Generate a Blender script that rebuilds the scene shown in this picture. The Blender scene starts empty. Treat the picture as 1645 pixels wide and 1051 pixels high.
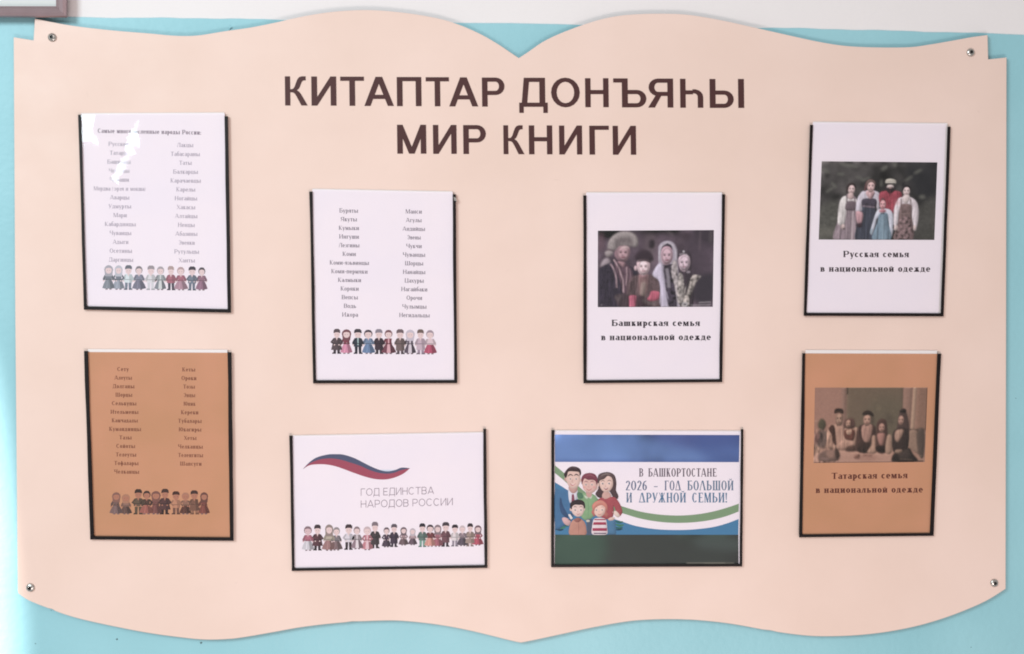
import bpy, math, random
import numpy as np
from mathutils import Vector
from mathutils.geometry import tessellate_polygon

R = math.radians
scene = bpy.context.scene
COL = scene.collection
random.seed(4)
rng = np.random.default_rng(7)

# ------------------------------------------------------------------ camera
YAW, PITCH, FPX, DIST = R(2.85), R(0.6), 1500.0, 1.4
F = Vector((math.sin(YAW)*math.cos(PITCH), math.cos(YAW)*math.cos(PITCH), -math.sin(PITCH)))
RT = Vector((math.cos(YAW), -math.sin(YAW), 0))
UP = RT.cross(F)
CAM = Vector((0, 0, 1.5)) - F*(DIST/F.y)
cd = bpy.data.cameras.new('camera'); cam = bpy.data.objects.new('camera', cd); COL.objects.link(cam)
cam.location = CAM; cam.rotation_euler = (R(90)-PITCH, 0, -YAW)
cd.sensor_width = 36; cd.lens = FPX/1645*36; cd.clip_start = .02; cd.clip_end = 50
scene.camera = cam
scene.view_settings.view_transform = 'Standard'; scene.view_settings.look = 'None'
scene.view_settings.exposure = 0; scene.view_settings.gamma = 1
scene.cycles.transparent_max_bounces = 16; scene.cycles.pixel_filter_type = 'BLACKMAN_HARRIS'; scene.cycles.filter_width = 1.9

# ------------------------------------------------------------------ light (daylit room)
w = bpy.data.worlds.new('World'); scene.world = w; w.use_nodes = True
w.node_tree.nodes['Background'].inputs[0].default_value = (1, .972, .935, 1)
w.node_tree.nodes['Background'].inputs[1].default_value = .455

def area(name, loc, target, sx, sy, power, col):
    d = bpy.data.lights.new(name, 'AREA'); d.shape = 'RECTANGLE'; d.size = sx; d.size_y = sy
    d.energy = power; d.color = col
    o = bpy.data.objects.new(name, d); COL.objects.link(o); o.location = loc
    o.rotation_euler = (Vector(target)-Vector(loc)).to_track_quat('-Z', 'Y').to_euler()
    return o
area('window_light', (-2.07, -2.5, 2.72), (0, 0, 1.5), 1.05, .95, 62, (.775, .965, 1))
area('upper_fill_light', (-.35, -1.7, 2.68), (-.05, 0, 1.4), 1.1, .4, 4.5, (1, .895, .85))  # added warm fill from above, not a lamp of the room
area('lower_fill_light', (.10, -1.7, .33), (0, 0, 1.4), 1.1, .4, 16, (1, .895, .85))  # added fill from below, lifts the lower board; no real source there
d = bpy.data.lights.new('sun_patch_light', 'SPOT'); d.energy = 1700; d.color = (1, .99, .94)
d.spot_size = R(2*39.3); d.spot_blend = .012; d.shadow_soft_size = .03
o = bpy.data.objects.new('sun_patch_light', d); COL.objects.link(o)

def at(px, py, dep=0.0):
    ray = F*FPX + RT*(px-822.5) - UP*(py-525.5)
    t = (-dep-CAM.y)/ray.y
    return CAM + ray*t

c0 = at(34, 1090)
o.location = (c0.x-2.455, -3.0, c0.z); o.rotation_euler = (R(90), 0, 0)

# ------------------------------------------------------------------ materials
def lin(c, k=1.0):
    r = []
    for v in c:
        v = v/255
        r.append((v/12.92 if v <= .04045 else ((v+.055)/1.055)**2.4)*k)
    return tuple(r)

def mat(name, col=(.8, .8, .8), rough=.5, metal=0, spec=.5, noise=0, nscale=40, bump=0, bscale=300, vary=None, vscale=2.0):
    m = bpy.data.materials.new(name); m.use_nodes = True
    nt = m.node_tree; b = nt.nodes['Principled BSDF']
    b.inputs['Roughness'].default_value = rough; b.inputs['Metallic'].default_value = metal
    b.inputs['Specular IOR Level'].default_value = spec
    tc = nt.nodes.new('ShaderNodeTexCoord')
    n = nt.nodes.new('ShaderNodeTexNoise'); n.inputs['Scale'].default_value = nscale; n.inputs['Detail'].default_value = 4
    nt.links.new(tc.outputs['Object'], n.inputs['Vector'])
    mx = nt.nodes.new('ShaderNodeMix'); mx.data_type = 'RGBA'
    nt.links.new(n.outputs['Fac'], mx.inputs['Factor'])
    mx.inputs['A'].default_value = tuple(v*(1-noise) for v in col)+(1,)
    mx.inputs['B'].default_value = tuple(min(1, v*(1+noise)) for v in col)+(1,)
    out = mx.outputs['Result']
    if vary:
        n2 = nt.nodes.new('ShaderNodeTexNoise'); n2.inputs['Scale'].default_value = vscale; n2.inputs['Detail'].default_value = 2
        nt.links.new(tc.outputs['Object'], n2.inputs['Vector'])
        m2 = nt.nodes.new('ShaderNodeMix'); m2.data_type = 'RGBA'; m2.blend_type = 'MULTIPLY'; m2.inputs['Factor'].default_value = 1
        rp = nt.nodes.new('ShaderNodeValToRGB')
        rp.color_ramp.elements[0].position = .35; rp.color_ramp.elements[1].position = .65
        rp.color_ramp.elements[0].color = vary+(1,); rp.color_ramp.elements[1].color = (1, 1, 1, 1)
        nt.links.new(n2.outputs['Fac'], rp.inputs['Fac']); nt.links.new(out, m2.inputs['A']); nt.links.new(rp.outputs['Color'], m2.inputs['B'])
        out = m2.outputs['Result']
    nt.links.new(out, b.inputs['Base Color'])
    if bump:
        nb = nt.nodes.new('ShaderNodeTexNoise'); nb.inputs['Scale'].default_value = bscale; nb.inputs['Detail'].default_value = 3
        nt.links.new(tc.outputs['Object'], nb.inputs['Vector'])
        bp = nt.nodes.new('ShaderNodeBump'); bp.inputs['Strength'].default_value = bump; bp.inputs['Distance'].default_value = .001
        nt.links.new(nb.outputs['Fac'], bp.inputs['Height']); nt.links.new(bp.outputs['Normal'], b.inputs['Normal'])
    return m

M_WHITE = mat('white_wall_paint', (.80, .738, .75), .75, 0, .3, .015, 25, .25, 160)
M_TURQ = mat('turquoise_wall_paint', (.325, .575, .645), .45, 0, .35, .04, 12, .65, 95, vary=(.87, .93, .94), vscale=3)
M_BOARD = mat('peach_board', (.815, .607, .543), .56, 0, .24, .014, 45, .09, 420, vary=(.955, .945, .93), vscale=5)
nt = M_BOARD.node_tree; b_ = nt.nodes['Principled BSDF']; tc = nt.nodes.new('ShaderNodeTexCoord')
n1 = nt.nodes.new('ShaderNodeTexNoise'); n1.inputs['Scale'].default_value = 7; n1.inputs['Detail'].default_value = 6; n1.inputs['Roughness'].default_value = .65
mp = nt.nodes.new('ShaderNodeMapping'); mp.inputs['Scale'].default_value = (1, 1, 1.6); mr = nt.nodes.new('ShaderNodeMapRange')
mr.inputs['From Min'].default_value = .35; mr.inputs['From Max'].default_value = .7; mr.inputs['To Min'].default_value = .42; mr.inputs['To Max'].default_value = .68
nt.links.new(tc.outputs['Object'], mp.inputs['Vector']); nt.links.new(mp.outputs['Vector'], n1.inputs['Vector']); nt.links.new(n1.outputs['Fac'], mr.inputs['Value']); nt.links.new(mr.outputs['Result'], b_.inputs['Roughness'])
M_EDGE = mat('board_edge', (.12, .09, .08), .6, 0, .3, .08, 200)  # colour darkened to deepen the shadow line round the board
M_BAR = mat('black_plastic_edging', (.0085, .0045, .0050), .5, 0, .22, .2, 90, .1, 500)
M_BACK = mat('white_plastic_back', (.80, .72, .72), .4, 0, .5, .01)
M_PAPER = mat('white_paper', (.87, .76, .82), .7, 0, .25, .008, 30, .15, 25, vary=(.97, .98, 1), vscale=9)
M_KRAFT = mat('terracotta_paper', (.585, .275, .165), .7, 0, .25, .02, 30, .15, 25, vary=(.90, .93, .86), vscale=9)
M_STEEL = mat('screw_steel', (.55, .52, .50), .28, 1, .5, .1, 400, .15, 900)
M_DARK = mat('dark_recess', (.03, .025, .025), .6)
M_LETTER = mat('brown_vinyl', (.072, .027, .027), .5, 0, .25, .05, 50)
M_FRAME = mat('brown_metallic_frame', (.30, .205, .22), .36, .35, .5, .08, 60, .1, 300)
M_MAT = mat('picture_mat', (.60, .60, .60), .5, 0, .3, .03, 8)
M_CLIP = mat('clip_metal', (.6, .58, .56), .3, 1)
M_PIT = mat('plaster_pit', (.10, .16, .18), .8)

M_INK = bpy.data.materials.new('print_ink'); M_INK.use_nodes = True
nt = M_INK.node_tree; at_ = nt.nodes.new('ShaderNodeAttribute'); at_.attribute_name = 'ink'
nt.links.new(at_.outputs['Color'], nt.nodes['Principled BSDF'].inputs['Base Color'])
nt.nodes['Principled BSDF'].inputs['Roughness'].default_value = .62
nt.nodes['Principled BSDF'].inputs['Specular IOR Level'].default_value = .25

M_FILM = bpy.data.materials.new('clear_plastic_film'); M_FILM.use_nodes = True
nt = M_FILM.node_tree; nt.nodes.remove(nt.nodes['Principled BSDF'])
tr = nt.nodes.new('ShaderNodeBsdfTransparent'); gl = nt.nodes.new('ShaderNodeBsdfGlossy'); gl.inputs['Roughness'].default_value = .045
fr = nt.nodes.new('ShaderNodeFresnel')
ge = nt.nodes.new('ShaderNodeNewGeometry'); mr = nt.nodes.new('ShaderNodeMapRange')      # same reflectance from both sides of the thin film
mr.inputs['To Min'].default_value = 1.45; mr.inputs['To Max'].default_value = 1/1.45
nt.links.new(ge.outputs['Backfacing'], mr.inputs['Value']); nt.links.new(mr.outputs['Result'], fr.inputs['IOR'])
ms = nt.nodes.new('ShaderNodeMixShader')
tr.inputs[0].default_value = (.985, .98, .985, 1)
nt.links.new(fr.outputs[0], ms.inputs[0]); nt.links.new(tr.outputs[0], ms.inputs[1]); nt.links.new(gl.outputs[0], ms.inputs[2])
nt.links.new(ms.outputs[0], nt.nodes['Material Output'].inputs[0])

# ------------------------------------------------------------------ helpers
def root_of(o):
    while o and o.parent: o = o.parent
    return o

def link(name, verts, faces, m, parent=None, origin=None, smooth=False, colors=None):
    if parent is not None: org = root_of(parent).location
    else: org = Vector(origin) if origin is not None else Vector((0, 0, 0))
    me = bpy.data.meshes.new(name)
    me.from_pydata([tuple(Vector(v)-org) for v in verts], [], faces)
    if m: me.materials.append(m)
    if colors is not None:                      # one colour per face
        a = me.color_attributes.new('ink', 'FLOAT_COLOR', 'CORNER')
        buf = []
        for p in me.polygons:
            buf += list(colors[p.index])[:3]*0 or [x for _ in range(p.loop_total) for x in (*colors[p.index][:3], 1.0)]
        a.data.foreach_set('color', buf)
    if smooth: me.polygons.foreach_set('use_smooth', [True]*len(me.polygons))
    me.update()
    o = bpy.data.objects.new(name, me); COL.objects.link(o)
    if parent is not None: o.parent = parent
    else: o.location = org
    return o

def empty(name, loc, label, cat, group=None):
    o = bpy.data.objects.new(name, None); COL.objects.link(o); o.location = loc; o.empty_display_size = .02
    o['label'] = label; o['category'] = cat
    if group: o['group'] = group
    return o

def smooth_path(pts, n=6, closed=True, cuts=()):
    """Catmull-Rom through pts"""
    out = []; L = len(pts)
    rngi = range(L if closed else L-1)
    for i in rngi:
        p0 = pts[(i-1) % L] if closed or i > 0 else pts[i]
        p1 = pts[i]; p2 = pts[(i+1) % L]
        p3 = pts[(i+2) % L] if closed or i+2 < L else p2
        for k in range(n):
            t = k/n
            out.append(tuple(.5*((2*p1[j])+(-p0[j]+p2[j])*t+(2*p0[j]-5*p1[j]+4*p2[j]-p3[j])*t*t+(-p0[j]+3*p1[j]-3*p2[j]+p3[j])*t**3) for j in (0, 1)))
    if not closed: out.append(tuple(pts[-1]))
    return out

def fill(pts):
    return [tuple(t) for t in tessellate_polygon([[Vector((p[0], p[1], 0)) for p in pts]])]

def print_mesh(name, polys, dep, parent, step=4e-6, label=None, m=None):
    """polys: list of (pixel polygon, colour); later ones lie a hair above earlier ones"""
    V, Fc, C = [], [], []
    for k, (pts, c) in enumerate(polys):
        b = len(V)
        V += [at(x, y, dep+(k % 90)*step) for x, y in pts]
        if len(pts) <= 4: Fc.append(tuple(range(b, b+len(pts)))); C.append(c)
        else:
            for t in fill(pts): Fc.append(tuple(b+i for i in t)); C.append(c)
    # face the camera
    out = []
    for f in Fc:
        n = (V[f[1]]-V[f[0]]).cross(V[f[2]]-V[f[0]])
        out.append(f if n.y < 0 else tuple(reversed(f)))
    o = link(name, V, out, m or M_INK, parent, colors=C if m is None else None)
    if label: o['label'] = label
    return o

def box_px(name, quad, d0, d1, m, parent, bev=.0006):
    """bar with chamfered front edges; quad px corners TL TR BR BL"""
    q = [Vector((x, y)) for x, y in quad]
    c = sum(q, Vector((0, 0)))/4
    bp = bev*1071
    ins = []
    for i in range(4):
        a, b_, n_ = q[i-1], q[i], q[(i+1) % 4]
        e1 = (a-b_).normalized(); e2 = (n_-b_).normalized()
        ins.append(b_+(e1+e2)*bp)
    V = [at(p.x, p.y, d0) for p in q]+[at(p.x, p.y, d1-bev) for p in q]+[at(p.x, p.y, d1) for p in ins]
    Fc = [(3, 2, 1, 0), (8, 9, 10, 11)]
    for k in (0, 4):
        for i in range(4):
            j = (i+1) % 4; Fc.append((k+i, k+j, k+4+j, k+4+i))
    o = link(name, V, Fc, m, parent)
    return fixn(o)

def fixn(o):
    import bmesh
    bm = bmesh.new(); bm.from_mesh(o.data); bmesh.ops.recalc_face_normals(bm, faces=bm.faces[:]); bm.to_mesh(o.data); bm.free()
    return o

def raster_mesh(name, img, quad, dep, parent, label=None, keep=None):
    """img HxWx3 (linear) laid as a fine coloured mesh over a px quad"""
    H, W, _ = img.shape
    u = np.linspace(0, 1, W); v = np.linspace(0, 1, H); U, Vv = np.meshgrid(u, v)
    q = np.array(quad, float)
    P = ((1-U)*(1-Vv))[..., None]*q[0]+(U*(1-Vv))[..., None]*q[1]+(U*Vv)[..., None]*q[2]+((1-U)*Vv)[..., None]*q[3]
    f = np.array(F)*FPX; r = np.array(RT); up = np.array(UP); cm = np.array(CAM)
    ray = f+(P[..., :1]-822.5)*r-(P[..., 1:]-525.5)*up
    t = (-dep-cm[1])/ray[..., 1:2]
    X = (cm+ray*t-np.array(root_of(parent).location)).reshape(-1, 3)
    idx = np.arange(H*W).reshape(H, W)
    fc = np.stack([idx[:-1, :-1], idx[1:, :-1], idx[1:, 1:], idx[:-1, 1:]], -1).reshape(-1, 4)
    if keep is not None:
        kk = keep > .5; k4 = (kk[:-1, :-1] & kk[1:, :-1] & kk[1:, 1:] & kk[:-1, 1:]).ravel(); fc = fc[k4]
        used = np.unique(fc); mp = np.zeros(len(X), int); mp[used] = np.arange(len(used)); fc = mp[fc]; X = X[used]; img = img.reshape(-1, 3)[used].reshape(1, -1, 3); H, W = 1, len(used)
    me = bpy.data.meshes.new(name)
    me.vertices.add(len(X)); me.vertices.foreach_set('co', X.ravel())
    me.loops.add(fc.size); me.loops.foreach_set('vertex_index', fc.ravel())
    me.polygons.add(len(fc)); me.polygons.foreach_set('loop_start', np.arange(len(fc))*4)
    me.update(calc_edges=True)
    a = me.color_attributes.new('ink', 'FLOAT_COLOR', 'POINT')
    a.data.foreach_set('color', np.concatenate([img.reshape(-1, 3), np.ones((H*W, 1))], 1).ravel())
    me.materials.append(M_INK)
    o = bpy.data.objects.new(name, me); COL.objects.link(o); o.parent = parent
    if label: o['label'] = label
    return o

# ------------------------------------------------------------------ raster painter for the printed photographs
def blur(a, s):
    if s <= 0: return a
    n = max(1, int(s*3)); k = np.exp(-.5*(np.arange(-n, n+1)/s)**2); k /= k.sum()
    pad = ((n, n), (n, n)) if a.ndim == 2 else ((n, n), (n, n), (0, 0))
    p = np.pad(a, pad, mode='edge')
    b = sum(k[i]*p[i:i+a.shape[0]] for i in range(2*n+1))
    return sum(k[i]*b[:, i:i+a.shape[1]] for i in range(2*n+1))

def vnoise(H, W, cell):
    return blur(rng.standard_normal((H, W)), cell)*cell*3.2

class Canvas:
    def __init__(s, x0, y0, x1, y1, W, H, col):
        s.x0, s.y0, s.sx, s.sy, s.W, s.H = x0, y0, W/(x1-x0), H/(y1-y0), W, H
        s.a = np.ones((H, W, 3))*np.array(lin(col)); s.cov = np.zeros((H, W)); s.shade = 3.0
        s.gx, s.gy = np.meshgrid(np.arange(W)+.5, np.arange(H)+.5)
    def mask(s, pts):
        m = np.zeros((s.H, s.W))
        P = [((x-s.x0)*s.sx, (y-s.y0)*s.sy) for x, y in pts]
        for ox, oy in ((-.25, -.25), (.25, -.25), (-.25, .25), (.25, .25)):
            X, Y = s.gx+ox, s.gy+oy; ins = np.zeros((s.H, s.W), bool)
            for (xa, ya), (xb, yb) in zip(P, P[1:]+P[:1]):
                if ya == yb: continue
                c = (ya > Y) != (yb > Y)
                ins ^= c & (X < (xb-xa)*(Y-ya)/(yb-ya)+xa)
            m += ins*.25
        return m
    def poly(s, pts, col, b=.5, al=1, sm=True, tex=0):
        if sm: pts = smooth_path(pts, 4)
        m = blur(s.mask(pts), b)[..., None]*al
        c = np.array(lin(col))
        if tex: c = c*np.clip(1+tex*vnoise(s.H, s.W, 2.0), .2, 2.5)[..., None]
        if b < 2.4 and al > .85 and s.shade:
            g = blur(m[..., 0], s.shade); gx = np.roll(g, 2, 1)-np.roll(g, -2, 1); gy = np.roll(g, 2, 0)-np.roll(g, -2, 0)
            fct = 1-.30*(1-g)+(1.1*-gx-1.3*gy)*.55
            c = np.clip(c*np.clip(fct, .45, 1.5)[..., None], .002, .98)
        s.a = s.a*(1-m)+c*m
        s.cov = np.maximum(s.cov, m[..., 0])
    def folds(s, pts, amt, L=9, W=1.1, sm=True):
        if sm: pts = smooth_path(pts, 4)
        m = blur(s.mask(pts), .6)
        n_ = rng.standard_normal((s.H, s.W)); k1 = max(1, int(L*2)); ker = np.exp(-.5*(np.arange(-k1, k1+1)/L)**2); ker /= np.sqrt((ker**2).sum())
        p = np.pad(n_, ((k1, k1), (0, 0)), mode='reflect'); n_ = sum(ker[i]*p[i:i+s.H] for i in range(2*k1+1)); n_ = blur(n_, W)*W*1.6
        s.a = np.clip(s.a*(1+amt*n_*m)[..., None], .002, 1)
    def face(s, cx, cy, rx, ry, skin, k=1.0, beard=False, b=.7):
        q = lambda f: tuple(min(255, v*f) for v in skin)
        s.ell(cx, cy, rx, ry, q(.80), b); s.ell(cx+rx*.10, cy-ry*.05, rx*.82, ry*.86, q(1.0), b*1.3)
        s.ell(cx+rx*.12, cy-ry*.50, rx*.50, ry*.22, q(1.12), b*1.8, .8)
        for sx in (-1, 1):
            s.ell(cx+sx*rx*.42, cy-ry*.12, rx*.26, ry*.12, q(.66), b*1.2, .85); s.ell(cx+sx*rx*.42, cy-ry*.10, rx*.13, ry*.06, q(.36), b*.7, .9)
            s.line([(cx+sx*rx*.20, cy-ry*.30), (cx+sx*rx*.66, cy-ry*.28)], ry*.08, q(.42), b*.8, .8)
            s.ell(cx+sx*rx*.45, cy+ry*.22, rx*.24, ry*.16, q(1.10), b*1.8, .7)
        s.line([(cx+rx*.02, cy-ry*.15), (cx+rx*.05, cy+ry*.22)], rx*.16, q(1.16), b*1.0, .8); s.ell(cx-rx*.10, cy+ry*.26, rx*.20, ry*.06, q(.62), b, .8)
        s.line([(cx-rx*.30, cy+ry*.50), (cx+rx*.34, cy+ry*.50)], ry*.11, (min(255, skin[0]*.70), skin[1]*.44, skin[2]*.50), b*.8, .95)
        s.ell(cx, cy+ry*.64, rx*.25, ry*.05, q(.78), b, .6); s.ell(cx, cy+ry*.97, rx*.7, ry*.10, q(.55), b*1.3, .6)
    def ell(s, cx, cy, rx, ry, col, b=.5, al=1, rot=0):
        t = np.linspace(0, 2*math.pi, 20, endpoint=False)
        c, n = math.cos(rot), math.sin(rot)
        s.poly([(cx+rx*math.cos(a)*c-ry*math.sin(a)*n, cy+rx*math.cos(a)*n+ry*math.sin(a)*c) for a in t], col, b, al, False)
    def line(s, pts, wd, col, b=.5, al=1):
        L, Rr = [], []
        for i, p in enumerate(pts):
            a = pts[max(0, i-1)]; c = pts[min(len(pts)-1, i+1)]
            dx, dy = c[0]-a[0], c[1]-a[1]; l = math.hypot(dx, dy) or 1
            L.append((p[0]-dy/l*wd/2, p[1]+dx/l*wd/2)); Rr.append((p[0]+dy/l*wd/2, p[1]-dx/l*wd/2))
        s.poly(L+Rr[::-1], col, b, al, False)
    def mottle(s, cell, amt, tint=(1, 1, 1)):
        s.a = np.clip(s.a*(1+amt*vnoise(s.H, s.W, cell)[..., None]*np.array(tint)), .003, 1)

# ------------------------------------------------------------------ lettering built from strokes
class Style:
    def __init__(s, V, H, serif=0, st=.04, x=.68, adv=.10, flat=False, curvy=False, wide=1.0):
        s.V, s.H, s.serif, s.st, s.x, s.adv, s.flat, s.curvy, s.wide = V, H, serif, st, x, adv, flat, curvy, wide
BOLD = Style(.187, .142, 0, 0, .72, .115, curvy=True)
THIN = Style(.075, .070, 0, 0, .7, .17)
SERIFB = Style(.225, .095, .06, .055, .71, .10)
SERIF = Style(.165, .085, .06, .06, .70, .10)
SLAB = Style(.15, .065, .05, .05, .7, .10, flat=True, wide=.66)

def ring(x0, x1, y0, y1, V, H, a0=0, a1=360, n=20):
    out = []; cx, cy = (x0+x1)/2, (y0+y1)/2; rx, ry = (x1-x0)/2, (y1-y0)/2
    k = max(3, int(n*abs(a1-a0)/360))
    A = [R(a0+(a1-a0)*i/k) for i in range(k+1)]
    for a, b in zip(A, A[1:]):
        out.append([(cx+rx*math.cos(a), cy+ry*math.sin(a)), (cx+rx*math.cos(b), cy+ry*math.sin(b)),
                    (cx+(rx-V)*math.cos(b), cy+(ry-H)*math.sin(b)), (cx+(rx-V)*math.cos(a), cy+(ry-H)*math.sin(a))])
    return out

def ribbon(pts, ws):
    out = []; L, Q = [], []
    for i, p in enumerate(pts):
        a = pts[max(0, i-1)]; c = pts[min(len(pts)-1, i+1)]
        dx, dy = c[0]-a[0], c[1]-a[1]; l = math.hypot(dx, dy); w2 = ws[i]/2
        L.append((p[0]-dy/l*w2, p[1]+dx/l*w2)); Q.append((p[0]+dy/l*w2, p[1]-dx/l*w2))
    for i in range(len(pts)-1): out.append([L[i], L[i+1], Q[i+1], Q[i]])
    return out

def glyph(ch, S):
    """returns (list of quads in cap-height units, width)"""
    V, H, g = S.V, S.H, []
    k = S.wide
    h = 1.0
    low = ch.islower() and ch not in 'абеорсуфё'
    ups = {'h': 'Һ'}
    c = ch.upper() if low else ch
    if low: h = S.x
    def box(x0, y0, x1, y1): g.append([(x0, y0), (x1, y0), (x1, y1), (x0, y1)])
    def st(x, y0=0, y1=None, s='tb', v=None):
        y1 = h if y1 is None else y1; v = v or V
        box(x, y0, x+v, y1)
        if S.serif:
            if 't' in s: box(x-S.serif, y1-S.st, x+v+S.serif, y1)
            if 'b' in s: box(x-S.serif, y0, x+v+S.serif, y0+S.st)
    def hb(x0, x1, y, t=None): box(x0, y, x1, y+(t or H))
    def dg(x0, y0, x1, y1, v): g.append([(x0, y0), (x0+v, y0), (x1+v, y1), (x1, y1)])
    def bowl(x0, x1, y0, y1):
        r = min((y1-y0)/2, (x1-x0)*.62); xm = x1-r
        hb(x0, xm, y0); hb(x0, xm, y1-H)
        g.extend(ring(xm-r, x1, y0, y1, V, H, -90, 90))
    def ser(x, y):
        if S.serif: box(x-S.serif, y, x+V+S.serif, y+S.st)
    d = V if not S.serif else V*.45         # thin diagonals in the serif cuts
    s = S.serif
    w = .78*k*(.95 if not low else .78)
    if c in 'КЖ' :
        if c == 'К':
            w = .76*k*(h if low else 1)
            st(s)
            if S.curvy:
                g.append([(.185, .56), (.25, .56), (.30, .585), (.345, .65), (.40, .80), (.445, .90), (.51, .975), (.60, 1.0), (.74, 1.0), (.74, .862), (.66, .860), (.605, .82), (.565, .73), (.52, .62), (.475, .555), (.42, .522), (.50, .475), (.57, .39), (.80, 0), (.575, 0), (.40, .325), (.345, .405), (.29, .445), (.185, .455)]); w = .80
            else:
                dg(s+V*.8, h*.46, w-V*.75, h, d); dg(w-V-.0, 0, s+V*1.0, h*.52, V)
                if s: box(w-V-s, 0, w+s, S.st); box(w-V*1.3, h-S.st, w+s*.3, h)
                w += s
        else:
            w = 1.1*k*(h if low else 1); m = w/2-V/2
            st(m); dg(m+V*.5, h*.46, w-V*.9, h, d); dg(w-V, 0, m+V*.7, h*.52, V*.8)
            dg(m+V*.5-d, h*.46, V*.3, h, d); dg(0, 0, m-V*.2, h*.52, V*.8)
            if s: box(-s*.3, 0, V+s, S.st); box(w-V-s, 0, w+s*.3, S.st)
    elif c in 'ИЙ':
        w = .81*k*(h if low else 1)+(2*s if s else 0)
        st(s); st(w-V-s)
        dg(s+V*.0 if not s else s+V*.6, 0 if not s else h*.08, w-V-s if not s else w-s-V*.9, h if not s else h*.92, V if not s else d)
        if S.curvy: pass
        if c == 'Й': g.extend(ring(w*.28, w*.72, h+.06, h+.34, .06, .07, 180, 360))
    elif c == 'Т':
        w = .78*k*(h if low else 1); hb(0, w, h-H); st(w/2-V/2, 0, h, 'b')
        if s: box(0, h-.2*h, .035, h); box(w-.035, h-.2*h, w, h)
    elif c == 'Г':
        w = .66*k*(h if low else 1)+s; st(s); hb(s, w, h-H)
        if s: box(w-.035, h-.2*h, w, h)
    elif c in 'АЛ' or (c == 'Д' and S.flat):
        w = .96*k*(h if low else 1); m = w/2
        if c == 'Л' and not S.flat:
            w = .80*k*(h if low else 1)+s; st(w-V-s); hb(w*.32, w-s, h-H); dg(s*.5, 0, w*.32, h-H*.5, max(d, V*.5)); ser(w-V-s, 0)
            if not s: pass
            else: box(-s*.5, 0, V, S.st)
        else:
            dg(0, 0, m-V*.56, h, d); dg(w-V, 0, m-V*.5, h, V)
            if not s: g.pop(); g.pop(); dg(0, 0, m-V*.58, h, V*1.06); dg(w-V*1.06, 0, m-V*.48, h, V*1.06)
            if c == 'А': hb(w*.22, w*.78, h*.24)
            if c == 'Д': hb(0, w, 0); 
            if s: box(-s*.6, 0, d+s, S.st); box(w-V-s, 0, w+s*.6, S.st)
    elif c == 'Д':
        w = .92*k*(h if low else 1); b = H
        dn = -.21 if not s else -.16
        box(0, 0, w, H); box(0, dn, V*.78 if not s else .05, H*.5); box(w-(V*.78 if not s else .05), dn, w, H*.5)
        st(w-V*1.42, 0, h, ''); hb(w*.17, w-V*.5, h-H)
        g.append([(w*.09, H*.9), (w*.09+V*.95, H*.9), (w*.17+V*.95, h-H*.3), (w*.17, h)]) if not s else dg(w*.1, 0, w*.25, h, d)
    elif c in 'ПЦШЩ':
        n3 = c in 'ШЩ'
        w = (.80 if not n3 else 1.12)*k*(h if low else 1)+2*s
        st(s); st(w-V-s)
        if n3: st(w/2-V/2)
        hb(s, w-s, h-H if c == 'П' else 0)
        if c in 'ЦЩ': box(w-s, -.17, w-s+.05, H)
    elif c == 'Н':
        w = .80*k*(h if low else 1)+2*s; st(s); st(w-V-s); hb(s, w-s, h*.5-H*.35)
    elif c == 'М':
        w = .97*k*(h if low else 1)+2*s; m = w/2
        st(s, v=V if not s else V*.5); st(w-V-s)
        dg(m-V*.5, 0, s, h, V); dg(m-V*.5, 0, w-s-(V if not s else V*1.0), h, V if not s else d)
    elif c == 'Х':
        w = .80*k*(h if low else 1); dg(w-V, 0, 0, h, V); dg(0, 0, w-d, h, d)
        if s: box(-s*.5, 0, d+s, S.st); box(w-V-s*.5, 0, w+s*.5, S.st); box(-s*.3, h-S.st, V+s*.5, h); box(w-d-s, h-S.st, w+s*.5, h)
    elif c in 'РВБЬЪЫЯһҺЧ':
        w = .76*k*(h if low else 1)+s
        if c == 'Р': st(s); bowl(s, w, h*.40, h)
        elif c == 'В': st(s); bowl(s, w, 0, h*.55); bowl(s, w-.04, h*.55-H, h)
        elif c == 'Б': st(s); bowl(s, w, 0, h*.60); hb(s, w-.06, h-H); 
        elif c == 'Ь': st(s); bowl(s, w, 0, h*.60)
        elif c == 'Ъ': w += .28; st(.27); bowl(.27, w, 0, h*.60); hb(0, .30, h-H); 
        elif c == 'Ы': wb = w; st(s); bowl(s, wb, 0, h*.60); w = wb+.14+V+s; st(w-V-s)
        elif c == 'Я':
            w += .05; st(w-V-s); r = []
            t = g[:]; g.clear(); bowl(0, w-s-.02, h*.40, h)
            mir = [[((w-s)-x, y) for x, y in q] for q in g]; g.clear(); g.extend(t+mir)
            g.append([(0, 0), (V*1.15 if not s else d, 0), (w*.56 if not s else w*.5, h*.46), (w*.33, h*.46)])
            if s: box(-s*.4, 0, d+s, S.st)
        elif c == 'Ч': w += s; st(w-V-s); st(s, h*.5, h, 't'); hb(s+V*.4, w-s, h*.42)
        else:
            w = .78; st(0); g.extend(ring(w-.62, w, .10, .64, V, H, 0, 100)); box(w-V, 0, w, .38); hb(V*.8, w-.34, .64-H-.035, H*.97)
    elif c in 'ОСЭоеc0ФсЗ' and ch not in 'з':
        hh = S.x if c in 'оес' else h
        w = (.96 if not S.serif else .86)*k*(1 if c not in 'оес' else S.x*.95)
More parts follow.
